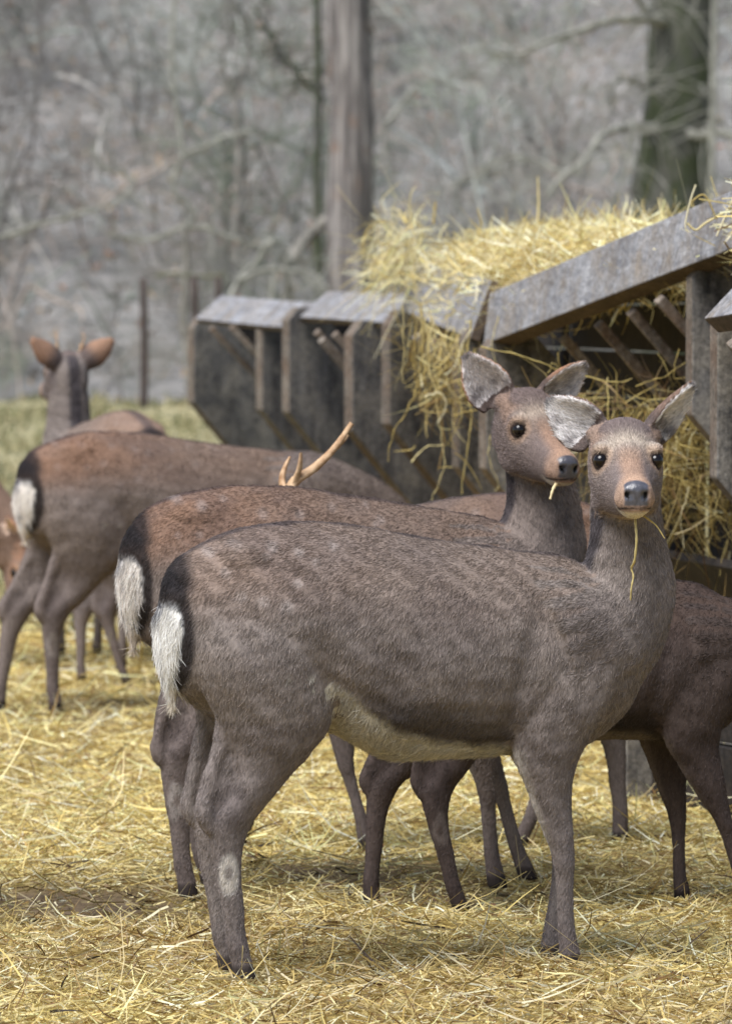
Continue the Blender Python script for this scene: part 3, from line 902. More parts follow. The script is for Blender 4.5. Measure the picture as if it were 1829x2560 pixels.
TORSO = np.array([  # x, zc, half height, half width
    (-.448, .655, .05, .035), (-.435, .655, .095, .068), (-.405, .652, .138, .098), (-.36, .648, .168, .120), (-.30, .640, .198, .134), (-.24, .648, .202, .140), (-.17, .655, .199, .146), (-.09, .640, .210, .155),
    (0, .611, .226, .162), (.09, .601, .220, .162), (.18, .595, .212, .154), (.27, .589, .207, .144), (.36, .580, .202, .132), (.43, .580, .172, .114), (.49, .590, .125, .090), (.535, .60, .06, .05)])

HEAD_R = np.array([  # x, top, bottom, half width
    (-.075, .030, -.050, .030), (-.060, .056, -.066, .050), (-.03, .088, -.074, .063), (.00, .094, -.078, .067), (.03, .083, -.082, .067), (.06, .060, -.084, .062), (.09, .046, -.080, .052),
    (.12, .033, -.073, .042), (.15, .024, -.065, .036), (.175, .019, -.060, .034), (.195, .015, -.056, .033), (.210, .009, -.051, .029), (.218, .0, -.042, .020)])

REG = dict(torso=0, neck=1, head=2, ear_in=3, ear_out=4, hind=5, fore=6, tail=7)

M_COAT, _nt, _b = new_mat('deer_coat', 0.75, 0.2)
_a = N(_nt, 'ShaderNodeAttribute'); _a.attribute_name = 'coat'
_f = noise(_nt, coords(_nt, (160, 160, 60)), 1.0, 3)
_c = mix(_nt, 1.0, _a.outputs['Color'], ramp(_nt, _f, [(0.3, (.72, .72, .72, 1)), (0.75, (1.15, 1.15, 1.15, 1))]), 'MULTIPLY')
_nt.links.new(_c, _b.inputs['Base Color'])
_r = N(_nt, 'ShaderNodeMapRange'); _r.inputs['To Min'].default_value = 0.78; _r.inputs['To Max'].default_value = 0.28
_nt.links.new(_a.outputs['Alpha'], _r.inputs['Value']); _nt.links.new(_r.outputs[0], _b.inputs['Roughness'])
_s = N(_nt, 'ShaderNodeMapRange'); _s.inputs['To Min'].default_value = 0.15; _s.inputs['To Max'].default_value = 0.55
_nt.links.new(_a.outputs['Alpha'], _s.inputs['Value']); _nt.links.new(_s.outputs[0], _b.inputs['Specular IOR Level'])
bump(_nt, _b, _f, 0.35, 0.004)
M_FUR = mat_attr('deer_fur', 0.62, 0.25)
M_EYE, _nt, _b = new_mat('deer_eye', 0.16, 0.4); _b.inputs['Base Color'].default_value = (0.006, 0.005, 0.006, 1)
_f = noise(_nt, coords(_nt), 60, 2); _nt.links.new(ramp(_nt, _f, [(0.3, (.004, .003, .003, 1)), (0.8, (.012, .008, .007, 1))]), _b.inputs['Base Color'])
M_ANTLER, _nt, _b = new_mat('antler_bone', 0.6, 0.3)
_f = noise(_nt, coords(_nt, (1, 1, 1)), 45, 4); _nt.links.new(ramp(_nt, _f, [(0.3, srgb(150, 112, 78)), (0.7, srgb(214, 182, 146))]), _b.inputs['Base Color']); bump(_nt, _b, _f, 0.5, 0.003)
M_HOOF, _nt, _b = new_mat('hoof', 0.6, 0.3)
_f = noise(_nt, coords(_nt), 50, 3); _nt.links.new(ramp(_nt, _f, [(0.3, srgb(44, 38, 36)), (0.7, srgb(82, 72, 66))]), _b.inputs['Base Color'])

def C3(r, g, b): return np.array(srgb(r, g, b)[:3])

def head_colour(h, nrm, k):
    """coat of the head in head coordinates: x to the nose, y left, z up"""
    x, y, z = h[:, 0], h[:, 1], h[:, 2]
    ay = np.abs(y)
    n = len(h)
    grey, tan, rust, white, dark = C3(118, 104, 96), C3(164, 132, 108), C3(170, 122, 90), C3(206, 192, 174), C3(48, 42, 42)
    c = np.tile(C3(124, 112, 108), (n, 1))
    def lay(m, col):
        nonlocal c
        c = c * (1 - m[:, None]) + col * m[:, None]
    up = sst(nrm[:, 2] + 0.55 * nrm[:, 0], 0.05, 0.5)
    # rust rim of the crown, dark grey brown cap on the forehead
    lay(sst(x, .05, .02) * up * 0.5, C3(162, 134, 112))
    cap = sst((x - .008) ** 2 / .040 ** 2 + (y / .048) ** 2, 1.2, 0.8) * up
    lay(cap * 0.9, C3(112, 100, 98))
    # pale brow bar over the eyes
    brow = np.exp(-((x - .056 - ay * .10) / .019) ** 2) * sst(ay, .075, .045) * up
    lay(np.clip(brow * 0.55, 0, 1), white)
    # bridge of the nose, rusty
    br = sst(ay, .030, .010) * sst(x, .065, .095) * up
    lay(br * 0.6, C3(172, 138, 112))
    lay(sst(ay, .05, .03) * sst(x, .055, .075) * sst(x, .12, .09) * up * 0.35, C3(150, 132, 118))
    # round the eyes
    e = np.sqrt((x - .0665) ** 2 + ((ay - .0515) * 0.9) ** 2 + (z - .025) ** 2)
    lay(sst(e, .034, .022) * 0.55, C3(178, 150, 126))
    lay(sst(e, .0205, .0165) * 0.95, C3(46, 36, 34))
    # sides of the muzzle
    lay(sst(x, .155, .195) * 0.6, C3(188, 156, 132))
    # chin and lower lip white
    chin = sst(z, -.041, -.047) * sst(x, .145, .175)
    lay(chin, C3(214, 206, 192))
    lay(sst(z, -.064, -.074) * sst(x, .0, .12) * 0.7, C3(176, 158, 136))
    mouth = np.exp(-((z + .0395 + (x - .2) * -0.22) / .0026) ** 2) * sst(x, .160, .175)
    lay(np.clip(mouth, 0, 1), C3(40, 34, 34))
    # black nose pad, its bluish grey sheen painted into the colour
    pad = sst(x, .1985, .2035) * sst(z, -.034, -.030) * sst(ay, .0235, .0205)
    lay(pad, C3(84, 84, 92))
    nost = sst(((ay - .0165 - (z + .012) * .35) / .0048) ** 2 + ((z + .013) / .0085) ** 2, 1.2, 0.7) * pad
    lay(nost, C3(10, 9, 9))
    return c, pad * (1 - nost)

def leggy(v):
    """longer legs, a slightly shallower trunk"""
    v = np.array(v, float); z = v[:, 2]
    v[:, 2] = np.where(z < .386, z * (1 + .033 / .386), .419 + (z - .386) * .974)
    return v

def make_deer(label, loc, yaw, scale=(1, 1, 1), hs=1.0, patch=0.6, *, neck=None, head=None, legs=None, ears=None, voxel=0.007, n_fur=20000, fur_w=1.0, tone=(1, 1, 1),
              rust=0.3, spots=0.4, antlers=None, seed=0, tail_lift=0.0, spot_list=None, belly=None):
    g = np.random.default_rng(100 + seed)
    root = empty('deer', loc, yaw)
    legs = legs or {}
    VS, FS, RG, FL = [], [], [], []
    nv = 0
    def add(V, F, reg, flow):
        nonlocal nv
        VS.append(V); FS.extend([[a + nv for a in f] for f in F])
        RG.append(np.full(len(V), REG[reg]) if isinstance(reg, str) else reg)
        fl = np.asarray(flow, float)
        FL.append(np.broadcast_to(fl, V.shape) if fl.ndim == 1 else fl)
        nv += len(V)
    # trunk
    st = [(x, 0, z, 0, w, 0, 0, 0, h) for x, z, h, w in TORSO]
    V, F = ring_loft(st, 5, 28, 0.10)
    add(V, F, 'torso', (-1, 0, -0.35))
    # withers and hips
    for c, r in (((.33, 0, .735), (.10, .05, .05)), ((-.27, .05, .775), (.09, .05, .05)), ((-.27, -.05, .775), (.09, .05, .05))):
        V, F = ball(c, r); add(V, F, 'torso', (-1, 0, -0.3))
    # neck
    neck = neck or [(.34, 0, .60, .165), (.43, 0, .635, .140), (.492, 0, .70, .102), (.503, 0, .78, .082), (.50, 0, .86, .072), (.50, 0, .95, .066)]
    nk = np.array(neck, float)
    q = spline(nk, 5)
    t = np.gradient(q[:, :3], axis=0); t /= np.linalg.norm(t, axis=1)[:, None]
    fwd = np.array([1.0, 0, 0.02])
    st = []
    sidev = np.array([0, 1.0, 0])
    for p, tt in zip(q, t):
        u = sidev - tt * sidev.dot(tt); u /= np.linalg.norm(u)
        v = np.cross(tt, u)
        st.append(np.concatenate([p[:3], u * p[3] * 0.9, v * p[3] * 1.06]))
    V, F = ring_loft(np.array(st), 1, 22)
    add(V, F, 'neck', -np.repeat(t, 22, axis=0)[:len(V)])
    # legs
    hock = []
    for (prof, kind, pivot) in ((HIND, 'hind', .62), (FORE, 'fore', .52)):
        for s in (-1, 1):
            dx, dy, bend = (legs.get((kind, s)) or (0, 0, 0))
            st = []
            for x, z, a, b, y in prof:
                w = max(0.0, (pivot - z) / pivot)
                k = w ** 1.15
                bx = bend * math.sin(math.pi * min(1, w * 1.0)) if w > 0 else 0
                st.append((x + dx * k + bx, s * y + dy * k, z, a, 0, 0, 0, b, 0))
            st = np.array(st)
            V, F = ring_loft(st, 4, 16)
            fl = np.tile(np.array([-0.25, 0, -1.0]), (len(V), 1))
            add(V, F, kind, fl)
            if kind == 'hind':
                # tendon and point of the hock
                T = []
                for x, z, r in ((-.325, .50, .030), (-.342, .43, .021), (-.362, .36, .0165), (-.374, .315, .017), (-.374, .29, .019), (-.362, .262, .015)):
                    w = max(0.0, (pivot - z) / pivot); k = w ** 1.15
                    T.append((x + dx * k + bend * math.sin(math.pi * w), s * (.076) + dy * k, z, r, 0, 0, 0, r * .85, 0))
                V, F = ring_loft(np.array(T), 4, 12)
                add(V, F, kind, (-0.15, 0, -1))
                W = []
                for x, z, a in ((-.295, .47, .05), (-.305, .42, .05), (-.320, .36, .05), (-.338, .31, .04), (-.345, .28, .03)):
                    w = max(0.0, (pivot - z) / pivot); k = w ** 1.15
                    W.append((x + dx * k + bend * math.sin(math.pi * w), s * (.074) + dy * k, z, a, 0, 0, 0, .012, 0))
                V, F = ring_loft(np.array(W), 3, 12)
                add(V, F, kind, (-0.15, 0, -1))
                i = 9
                hock.append((st[i, 0], st[i, 1], st[i, 2], s, st[11, :3]))
    # tail
    tl = tail_lift
    V, F = ring_loft([(-.39, 0, .735, 0, .03, 0, .01, 0, .028), (-.428, 0, .715, 0, .028, 0, .02, 0, .022), (-.444 - tl, 0, .66, 0, .024, 0, .014, 0, .008), (-.443 - tl, 0, .60, 0, .021, 0, .012, 0, .006), (-.432 - tl, 0, .545, 0, .016, 0, .009, 0, .006), (-.420 - tl, 0, .50, 0, .008, 0, .006, 0, .004)], 4, 14)
    add(V, F, 'tail', (-0.12, 0, -1))
    # head
    hp, hf, hu = head
    hf = np.asarray(hf, float); hf /= np.linalg.norm(hf)
    hu = np.asarray(hu, float); hu -= hf * hu.dot(hf); hu /= np.linalg.norm(hu)
    hl = np.cross(hu, hf)
    HM = np.stack([hf, hl, hu], 1)     # columns
    hp = np.asarray(hp, float)
    TH = lambda v: np.asarray(v) * hs @ HM.T + hp
    st = [(x, 0, (t_ + b_) / 2, 0, w, 0, 0, 0, (t_ - b_) / 2) for x, t_, b_, w in HEAD_R]
    V, F = ring_loft(st, 4, 22, 0.0, 0.9)
    x_, z_ = V[:, 0], V[:, 2]
    V[:, 1] *= 1 + 0.03 * sst(x_, .13, .03) * sst(z_, -.01, -.05) - 0.22 * sst(x_, .05, .12) * sst(z_, 0.0, .04)
    add(TH(V), F, 'head', TH(np.tile([-1.0, 0, -0.1], (len(V), 1))) - hp)
    for s in (-1, 1):
        for c, r in (((.050, s * .050, .028), (.026, .016, .022)), ((.050, s * .049, .0475), (.024, .0155, .008)), ((.062, s * .046, .003), (.022, .012, .008)), ((.03, s * .040, -.045), (.052, .023, .034)), ((.182, s * .021, -.024), (.026, .016, .020)), ((-.025, s * .048, .055), (.022, .022, .022)), ((.205, s * .016, -.012), (.012, .012, .018))):
            V, F = ball(c, r); add(TH(V), F, 'head', TH(np.tile([-1.0, 0, -0.1], (len(V), 1))) - hp)
    V, F = ball((.160, 0, -.050), (.036, .024, .015)); add(TH(V), F, 'head', hf * -1.0)
    # ears (directions in head space)
    ears = ears or {1: ((-.35, .8, .55), (.6, .55, -.1), .135, .085), -1: ((-.35, -.8, .55), (.6, -.55, -.1), .135, .085)}
    for s, (tip, face, L, W) in ears.items():
        b0 = np.array((-.038, s * .050, .052))
        G, F, off = ear_shell(b0, tip, face, L, W)
        reg = np.where(np.arange(len(G)) < off, REG['ear_in'], REG['ear_out'])
        add(TH(G), F, reg, TH(np.tile(np.asarray(tip, float), (len(G), 1))) - hp)
    SV = np.concatenate(VS); SR = np.concatenate(RG); SF = np.concatenate(FL)
    # one continuous skin
    me = bpy.data.meshes.new('tmp'); me.from_pydata(SV.tolist(), [], FS); me.update()
    tmp = bpy.data.objects.new('tmp', me); COL.objects.link(tmp)
    rm = tmp.modifiers.new('r', 'REMESH'); rm.mode = 'VOXEL'; rm.voxel_size = voxel; rm.adaptivity = 0
    sm = tmp.modifiers.new('s', 'SMOOTH'); sm.factor = 0.5; sm.iterations = max(3, int(0.030 / voxel))
    dg = bpy.context.evaluated_depsgraph_get()
    ev = tmp.evaluated_get(dg)
    m2 = bpy.data.meshes.new_from_object(ev)
    bpy.data.objects.remove(tmp); bpy.data.meshes.remove(me)
    nvv = len(m2.vertices)
    co = np.empty(nvv * 3, np.float32); m2.vertices.foreach_get('co', co); co = co.reshape(-1, 3).astype(float)
    no = np.empty(nvv * 3, np.float32); m2.vertices.foreach_get('normal', no); no = no.reshape(-1, 3).astype(float)
    kd = kdtree.KDTree(len(SV))
    for i, v in enumerate(SV): kd.insert(v, i)
    kd.balance()
    near = np.array([kd.find(v)[1] for v in co])
    reg = SR[near]; flow = SF[near].copy()
    for s, (tip, face, L, W) in ears.items():
        tp = np.asarray(tip, float); tp = tp / np.linalg.norm(tp)
        fc = np.asarray(face, float); fc = fc - tp * fc.dot(tp); fc /= np.linalg.norm(fc)
        hh = (co - hp) @ HM / hs - np.array((-.038, s * .050, .052))
        isear = ((reg == 3) | (reg == 4)) & (np.sign(((co - hp) @ HM)[:, 1]) == s)
        tt = hh @ tp
        axis = tp[None, :] * tt[:, None] + fc[None, :] * 0.012
        toax = axis - hh
        sc_ = np.sum((no @ HM) * toax, 1) / (np.linalg.norm(toax, axis=1) + 1e-6) + 0.35 * ((no @ HM) @ fc)
        reg = np.where(isear, np.where((sc_ > 0.0) & (tt > .02), 3, 4), reg)
    h = (co - hp) @ HM / hs
    hn = no @ HM
    # nostrils and mouth are pressed in
    for s in (-1, 1):
        dn = np.sqrt((h[:, 0] - .215) ** 2 * 0.3 + (h[:, 1] - s * .0150) ** 2 + (h[:, 2] + .012) ** 2)
        m = (reg == 2) & (h[:, 0] > .19)
        co = co - np.where(m, 0.006 * sst(dn, .010, .003), 0)[:, None] * hf[None, :]
    # muscles and the uneven lie of the coat
    bodym = ((reg == 0) | (reg == 1) | (reg == 5) | (reg == 6)) * sst(co[:, 2], .12, .35)
    dsp = 0.013 * (vnoise(co, 7, seed + 20) - .5) + 0.006 * (vnoise(co, 22, seed + 21) - .5) + 0.003 * (vnoise(co, 60, seed + 22) - .5)
    # furrow behind the shoulder blade and in front of the haunch
    sh = np.abs(co[:, 0] - (.235 + (co[:, 2] - .5) * .25)); dsp -= 0.007 * sst(sh, .035, .0) * sst(co[:, 2], .40, .46) * sst(co[:, 2], .74, .62)
    fl_ = np.abs(co[:, 0] - (-.115 - (co[:, 2] - .5) * .28)); dsp -= 0.008 * sst(fl_, .045, .0) * sst(co[:, 2], .40, .46) * sst(co[:, 2], .72, .60)
    co = co + no * (dsp * bodym)[:, None]
    # ---------------- coat colour
    x, y, z = co[:, 0], co[:, 1], co[:, 2]
    base = C3(127, 115, 106)
    c = np.tile(base, (nvv, 1))
    gloss = np.zeros(nvv)
    def lay(m, col):
        nonlocal c
        c = c * (1 - m[:, None]) + np.asarray(col) * m[:, None]
    body = ((reg == 0) | (reg == 5) | (reg == 6) | (reg == 1)).astype(float)
    mott = vnoise(co, 14, seed)
    zt = np.interp(x, TORSO[:, 0], TORSO[:, 1] + TORSO[:, 2]); zb = np.interp(x, TORSO[:, 0], TORSO[:, 1] - TORSO[:, 2])
    rel = (z - zb) / (zt - zb)
    tors = (reg == 0).astype(float)
    trunk = np.maximum(tors, ((reg == 5) | (reg == 6)) * sst(z, .45, .6))
    lay(sst(rel + 0.25 * (mott - .5), .50, .85) * trunk * (0.35 + rust), C3(130, 110, 95))
    lay(sst(x, .1, -.3) * sst(rel, .45, .8) * trunk * rust, C3(142, 104, 77))
    lay(sst(mott, .45, .8) * body * 0.30, C3(94, 84, 82))
    lay(sst(vnoise(co, 30, seed + 5), .5, .85) * body * 0.12, C3(142, 128, 118))
    # shoulder and haunch slightly greyer, lower flank darker
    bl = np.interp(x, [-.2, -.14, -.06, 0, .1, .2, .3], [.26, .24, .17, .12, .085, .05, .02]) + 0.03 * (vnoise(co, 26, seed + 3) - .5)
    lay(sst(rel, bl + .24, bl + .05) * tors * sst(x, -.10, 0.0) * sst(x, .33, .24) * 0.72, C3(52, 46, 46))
    # pale belly
    bm = sst(rel, bl + .035, bl - .03) * tors * sst(x, .30, .22) * sst(x, -.28, -.2)
    lay(bm * 0.9, belly if belly is not None else C3(192, 184, 168))
    fl = sst(np.abs(x + .165), .075, .03) * sst(z, .50, .44) * sst(z, .37, .41) * tors
    lay(fl * 0.6, C3(170, 158, 138))
    # dark stripe along the spine and nape
    ds = sst(np.abs(y), .030, .010) * sst(no[:, 2], .5, .8) * tors
    lay(ds * 0.62, C3(58, 52, 56))
    # rump: black rim round a white patch
    ry = np.abs(y)
    rr = np.sqrt((np.maximum(x + .455, 0) / .050) ** 2 + ((z - .63) / .145) ** 2)
    hb = ((reg == 0) | (reg == 5)).astype(float)
    blk = sst(rr, 1.25, 1.0) * hb * sst(z, .44, .52)
    lay(blk * 0.92, C3(34, 30, 32))
    top = sst(x, -.385, -.410) * sst(z, .70, .74) * hb
    lay(top * 0.9, C3(36, 33, 36))
    wh = sst(rr + 0.25 * (vnoise(co, 40, seed + 4) - .5), .80, .58) * hb * sst(z, .71, .67)
    lay(wh, C3(242, 239, 233))
    # tail white, black along its upper middle
    tm = (reg == 7).astype(float)
    lay(tm, C3(246, 243, 238))
    lay(tm * sst(z + .03 * (vnoise(co, 90, seed + 8) - .5), .655, .70), C3(40, 38, 44))
    lay(tm * sst(vnoise(co * np.array([1, 1, .15]), 150, seed + 12), .58, .72) * sst(z, .52, .58) * 0.7, C3(62, 56, 56))
    lay(tm * sst(z, .57, .50) * 0.6, C3(196, 178, 150))
    # legs
    lg = ((reg == 5) & (z < .47)) | ((reg == 6) & (z < .42))
    lg = lg.astype(float)
    lay(lg * 0.55, C3(118, 107, 102))
    inner = lg * sst(no[:, 1] * -np.sign(y), .35, .85)
    lay(inner * 0.35, C3(150, 138, 128))
    lay(lg * sst(z, .11, .05) * 0.4, C3(86, 74, 70))
    lay((reg == 6) * sst(no[:, 0], -.5, -.9) * sst(z, .20, .27) * sst(z, .42, .38) * 0.6, C3(196, 186, 174))
    for hx, hy, hz, s, mt in hock:
        dh = np.sqrt(((x - hx + .0) / .04) ** 2 + ((z - hz - .055) / .05) ** 2)
        lay((reg == 5) * sst(y * s, .02, .05) * sst(dh, 1.2, .6) * 0.4, C3(72, 62, 60))
        pd = np.sqrt(((x - mt[0] + .003) / .019) ** 2 + ((z - mt[2] - .012) / .034) ** 2)
        m = (reg == 5) * sst(no[:, 1] * s, .15, .5) * (y * s > 0)
        lay(m * sst(pd + .5 * (vnoise(co, 70, seed + 6) - .5), 1.3, .8) * patch, C3(206, 198, 188))
        lay(m * sst(pd, .55, .25) * 0.7, C3(118, 104, 94))
    # hooves
    hm = ((reg == 5) | (reg == 6)) * sst(z, .030, .022)
    lay(hm * 0.9, C3(52, 46, 44))
    # neck
    nm = (reg == 1).astype(float)
    lay(nm * sst(no[:, 0], .1, .6) * 0.25, C3(138, 124, 114))
    nape = ((reg == 1) | ((reg == 0) & (x > .3)) | ((reg == 2) & (h[:, 0] < -.02))) * sst(np.abs(y - hp[1] * sst(z, .6, hp[2])), .030, .016) * sst(-no[:, 0], .1, .5)
    lay(nape * 0.8, C3(44, 40, 46))
    # faint winter spots
    sp = spot_list
    if sp is None:
        sp = []
        for zr, x0, x1 in ((.80, -.34, .20), (.745, -.36, .12), (.69, -.32, .0), (.63, -.30, -.16)):
            xx = x0
            while xx < x1:
                sp.append((xx + g.normal() * .012, zr + g.normal() * .012, g.uniform(.008, .014))); xx += g.uniform(.05, .085)
    ms = np.zeros(nvv)
    for sx_, sz_, r_ in sp:
        ms = np.maximum(ms, sst(np.sqrt((x - sx_) ** 2 + (z - sz_) ** 2), r_ * 1.35, r_ * 0.4) * g.uniform(.5, 1))
    lay(ms * spots * ((reg == 0) | (reg == 5)), C3(184, 172, 164))
    # ears
    em = (reg == 3).astype(float)
    lay(em, C3(222, 217, 215))
    ev_ = vnoise(co, 60, seed + 9)
    lay(em * sst(ev_, .6, .8) * 0.4, C3(120, 110, 110))
    eo = (reg == 4).astype(float)
    lay(eo, C3(98, 86, 82))
    for s, (tip, face, L, W) in ears.items():
        tp = np.asarray(tip, float) / np.linalg.norm(tip)
        tt = (h - np.array((-.038, s * .050, .052))) @ tp / L
        sel = (np.sign(h[:, 1]) == s)
        lay(em * sel * sst(tt, .86, .98) * 0.8, C3(52, 44, 44))
        lay(em * sel * sst(np.abs(tt - .30), .12, .05) * 0.6 * sst(ev_, .3, .6), C3(84, 74, 74))
        lay(eo * sel * sst(tt, .72, .95) * 0.7, C3(60, 52, 50))
        lay(eo * sel * min(1.0, rust * 1.8) * sst(tt, .1, .5), C3(178, 138, 110))
    # head
    hc, pad = head_colour(h, hn, rust)
    hm_ = (reg == 2).astype(float)
    w_ = hm_ * sst(h[:, 0], -.06, -.02)
    lay(w_, hc)
    gloss = np.maximum(gloss, pad * hm_)
    bodyw = np.where(reg == 2, sst(h[:, 0], .01, -.05), ((reg != 3) & (reg != 4)).astype(float))
    dark_keep = sst(c.mean(1), .02, .06) * sst(c.mean(1), .55, .35)
    c = c * (1 + (bodyw * dark_keep)[:, None] * np.array([[.06, .10, .17]]))
    c = c * np.asarray(tone) * (0.93 + 0.14 * vnoise(co, 45, seed + 2))[:, None]
    # bake the size
    S = np.asarray(scale, float)
    co_s = leggy(co) * S
    m2.vertices.foreach_set('co', co_s.astype(np.float32).ravel())
    at = m2.color_attributes.new('coat', 'FLOAT_COLOR', 'POINT')
    at.data.foreach_set('color', np.concatenate([c, gloss[:, None]], 1).astype(np.float32).ravel())
    m2.polygons.foreach_set('use_smooth', np.ones(len(m2.polygons), dtype=bool))
    m2.materials.clear(); m2.materials.append(M_COAT)
    m2.update()
    m2.name = 'body'
    ob = bpy.data.objects.new('body', m2); COL.objects.link(ob); ob.parent = root
    # eyes
    for s in (-1, 1):
        V, F = ball((.0665, s * .0503, .0255), (.0150, .0138, .0146), None, 20, 14)
        e = mesh_obj('eye', leggy(TH(V)) * S, F, M_EYE, root, True)
    # ---------------- fur
    if n_fur:
        m2.calc_loop_triangles()
        nt_ = len(m2.loop_triangles)
        tri = np.empty(nt_ * 3, np.int32); m2.loop_triangles.foreach_get('vertices', tri); tri = tri.reshape(-1, 3)
        a, b, d = co_s[tri[:, 0]], co_s[tri[:, 1]], co_s[tri[:, 2]]
        area = np.linalg.norm(np.cross(b - a, d - a), axis=1)
        tr = reg[tri[:, 0]]
        dens = np.array([1, 1.2, 2.2, 1.6, 1.6, 1.0, 1.0, 2.2])[tr]
        pr = area * dens; pr /= pr.sum()
        pick = g.choice(nt_, n_fur, p=pr)
        w = g.dirichlet((1, 1, 1), n_fur)
        T = tri[pick]
        mixv = lambda A: A[T[:, 0]] * w[:, :1] + A[T[:, 1]] * w[:, 1:2] + A[T[:, 2]] * w[:, 2:]
        rp = mixv(co_s); rn = mixv(no); rn /= np.linalg.norm(rn, axis=1)[:, None] + 1e-9
        rc = mixv(c); rf = flow[T[:, 0]] * 1.0
        rgl = mixv(gloss[:, None])[:, 0]
        rreg = reg[T[:, 0]]
        rh = (mixv(co) - hp) @ HM / hs
        rz = mixv(co)[:, 2]; rx = mixv(co)[:, 0]
        # the hair follows the body, downwards on the haunch and flank
        bt = (rreg == 0) | (rreg == 5) | (rreg == 6)
        wz = sst(rz, .84, .60)[:, None]; wx = sst(rx, .30, .48)[:, None]
        bf = np.array([[-1.0, 0, -.25]]) * (1 - wz) + np.array([[-.35, 0, -1.0]]) * wz
        bf = bf * (1 - wx) + np.array([[-.1, 0, -1.0]]) * wx
        rf = np.where(bt[:, None], bf, rf)
        rf = rf + g.normal(size=rf.shape) * np.where(rreg == 7, .10, .28)[:, None]
        ta = rf - rn * np.sum(rf * rn, 1)[:, None]
        ta /= np.linalg.norm(ta, axis=1)[:, None] + 1e-9
        L = np.choose(rreg, [.0100, .0110, .0065, .010, .005, .0095, .0085, .032])
        L = np.where(((rreg == 5) & (rz < .33)) | ((rreg == 6) & (rz < .30)), .0075, L)
        L = np.where((rreg == 2), .0085 * (1 - 0.65 * sst(rh[:, 0], .07, .15)), L)
        bright = rc.mean(1) > .42
        L = np.where((rreg == 0) & bright & (rx < -.38), .034, L)
        L = np.where((rreg == 0) & bright & (rx > -.3), .024, L)
        L = L * g.uniform(.65, 1.25, n_fur) * S.mean()
        lift = np.choose(rreg, [.22, .22, .18, .30, .25, .18, .18, .03])
        t = np.array([0, .35, .7, 1.0])
        cur = g.normal(size=(n_fur, 3)) * 0.10
        pts = rp[:, None, :] + ta[:, None, :] * (t[None, :] * L[:, None])[..., None] + rn[:, None, :] * ((lift[:, None] * (t - 0.45 * t ** 2)[None, :]) * L[:, None])[..., None] + cur[:, None, :] * ((t ** 2)[None, :] * L[:, None])[..., None]
        keep = rgl < .2
        keep &= ~((rreg == 2) & (np.sqrt((rh[:, 0] - .0665) ** 2 + (np.abs(rh[:, 1]) - .0515) ** 2 + (rh[:, 2] - .025) ** 2) < .0185))
        keep &= rz > .03
        pts = pts[keep]; rc = rc[keep]; n = len(pts)
        rc = rc * g.normal(1.0, .27, (n, 1)).clip(.45, 1.8)
        tipl = (g.random(n) < .22)[:, None]
        rc = np.where(tipl, rc * 1.25 + 0.012, rc)
        hc_ = bpy.data.hair_curves.new('fur')
        hc_.add_curves([4] * n)
        hc_.attributes['position'].data.foreach_set('vector', pts.astype(np.float32).ravel())
        ra = hc_.attributes.get('radius') or hc_.attributes.new('radius', 'FLOAT', 'POINT')
        ra.data.foreach_set('value', np.tile(np.array([.00036, .00034, .00025, .00007]) * fur_w, n).astype(np.float32))
        ca = hc_.attributes.new('coat', 'FLOAT_COLOR', 'CURVE')
        ca.data.foreach_set('color', np.concatenate([rc, np.ones((n, 1))], 1).clip(0, 1).astype(np.float32).ravel())
        hc_.materials.append(M_FUR)
        fo = bpy.data.objects.new('fur', hc_); COL.objects.link(fo); fo.parent = root
        fo['kind'] = 'stuff'
    # antlers: list of tine lists in head space, or of world points
    if antlers:
        for tines in antlers:
            bg_ = Bag()
            for pts_, r0, r1 in tines:
                qq = spline(pts_, 6)
                V, F = tube_np(qq, np.linspace(r0, r1, len(qq)), 9)
                k = 1 + 0.10 * np.sin(np.arange(len(V)) * 2.3)
                bg_.add(V, F)
            VV = np.concatenate(bg_.V); FF = np.concatenate(bg_.F)
            mesh_np('antler', leggy(TH(VV)) * S, FF, M_ANTLER, root, True)
    tag(root, label, 'deer', 'deer at the hay feeder')
    return root

def loc_dir(v, yaw):
    """world direction into deer space"""
    c, s = math.cos(-yaw), math.sin(-yaw)
    return np.array((v[0] * c - v[1] * s, v[0] * s + v[1] * c, v[2]))

R = math.radians
SPOTS_A = [(x_, z_, r_) for x_, z_, r_ in ((-.36, .80, .012), (-.31, .815, .012), (-.24, .81, .013), (-.335, .76, .012), (-.255, .79, .010), (-.19, .80, .011), (-.31, .715, .013), (-.27, .705, .013), (-.225, .695, .014), (-.16, .78, .010), (-.12, .81, .010), (-.20, .74, .010))]
# front doe, head turned to the camera
yA = R(13.5)
fA = loc_dir((0.04, -1, -0.14), yA)
make_deer('grey brown doe in front, whole body in view, staring at the camera', GP(957, 2424), yA, (.972, 1, .988), 1.08, .85, 
          neck=[(.34, 0, .60, .165), (.43, 0, .635, .142), (.490, 0, .70, .104), (.500, -.005, .78, .081), (.496, -.01, .86, .069), (.491, -.015, .945, .064)],
          head=((.486, -.03, .957), fA, (0, 0, 1)), legs={('hind', 1): (.0, 0, 0), ('fore', 1): (-.005, 0, .045)},
          ears={1: ((-.25, .66, .72), (.55, .8, -.15), .130, .072), -1: ((-.25, -.75, .58), (.95, -.25, .1), .112, .082)},
          voxel=0.0045, n_fur=190000, fur_w=1.0, rust=.16, spots=.30, seed=1, spot_list=SPOTS_A)
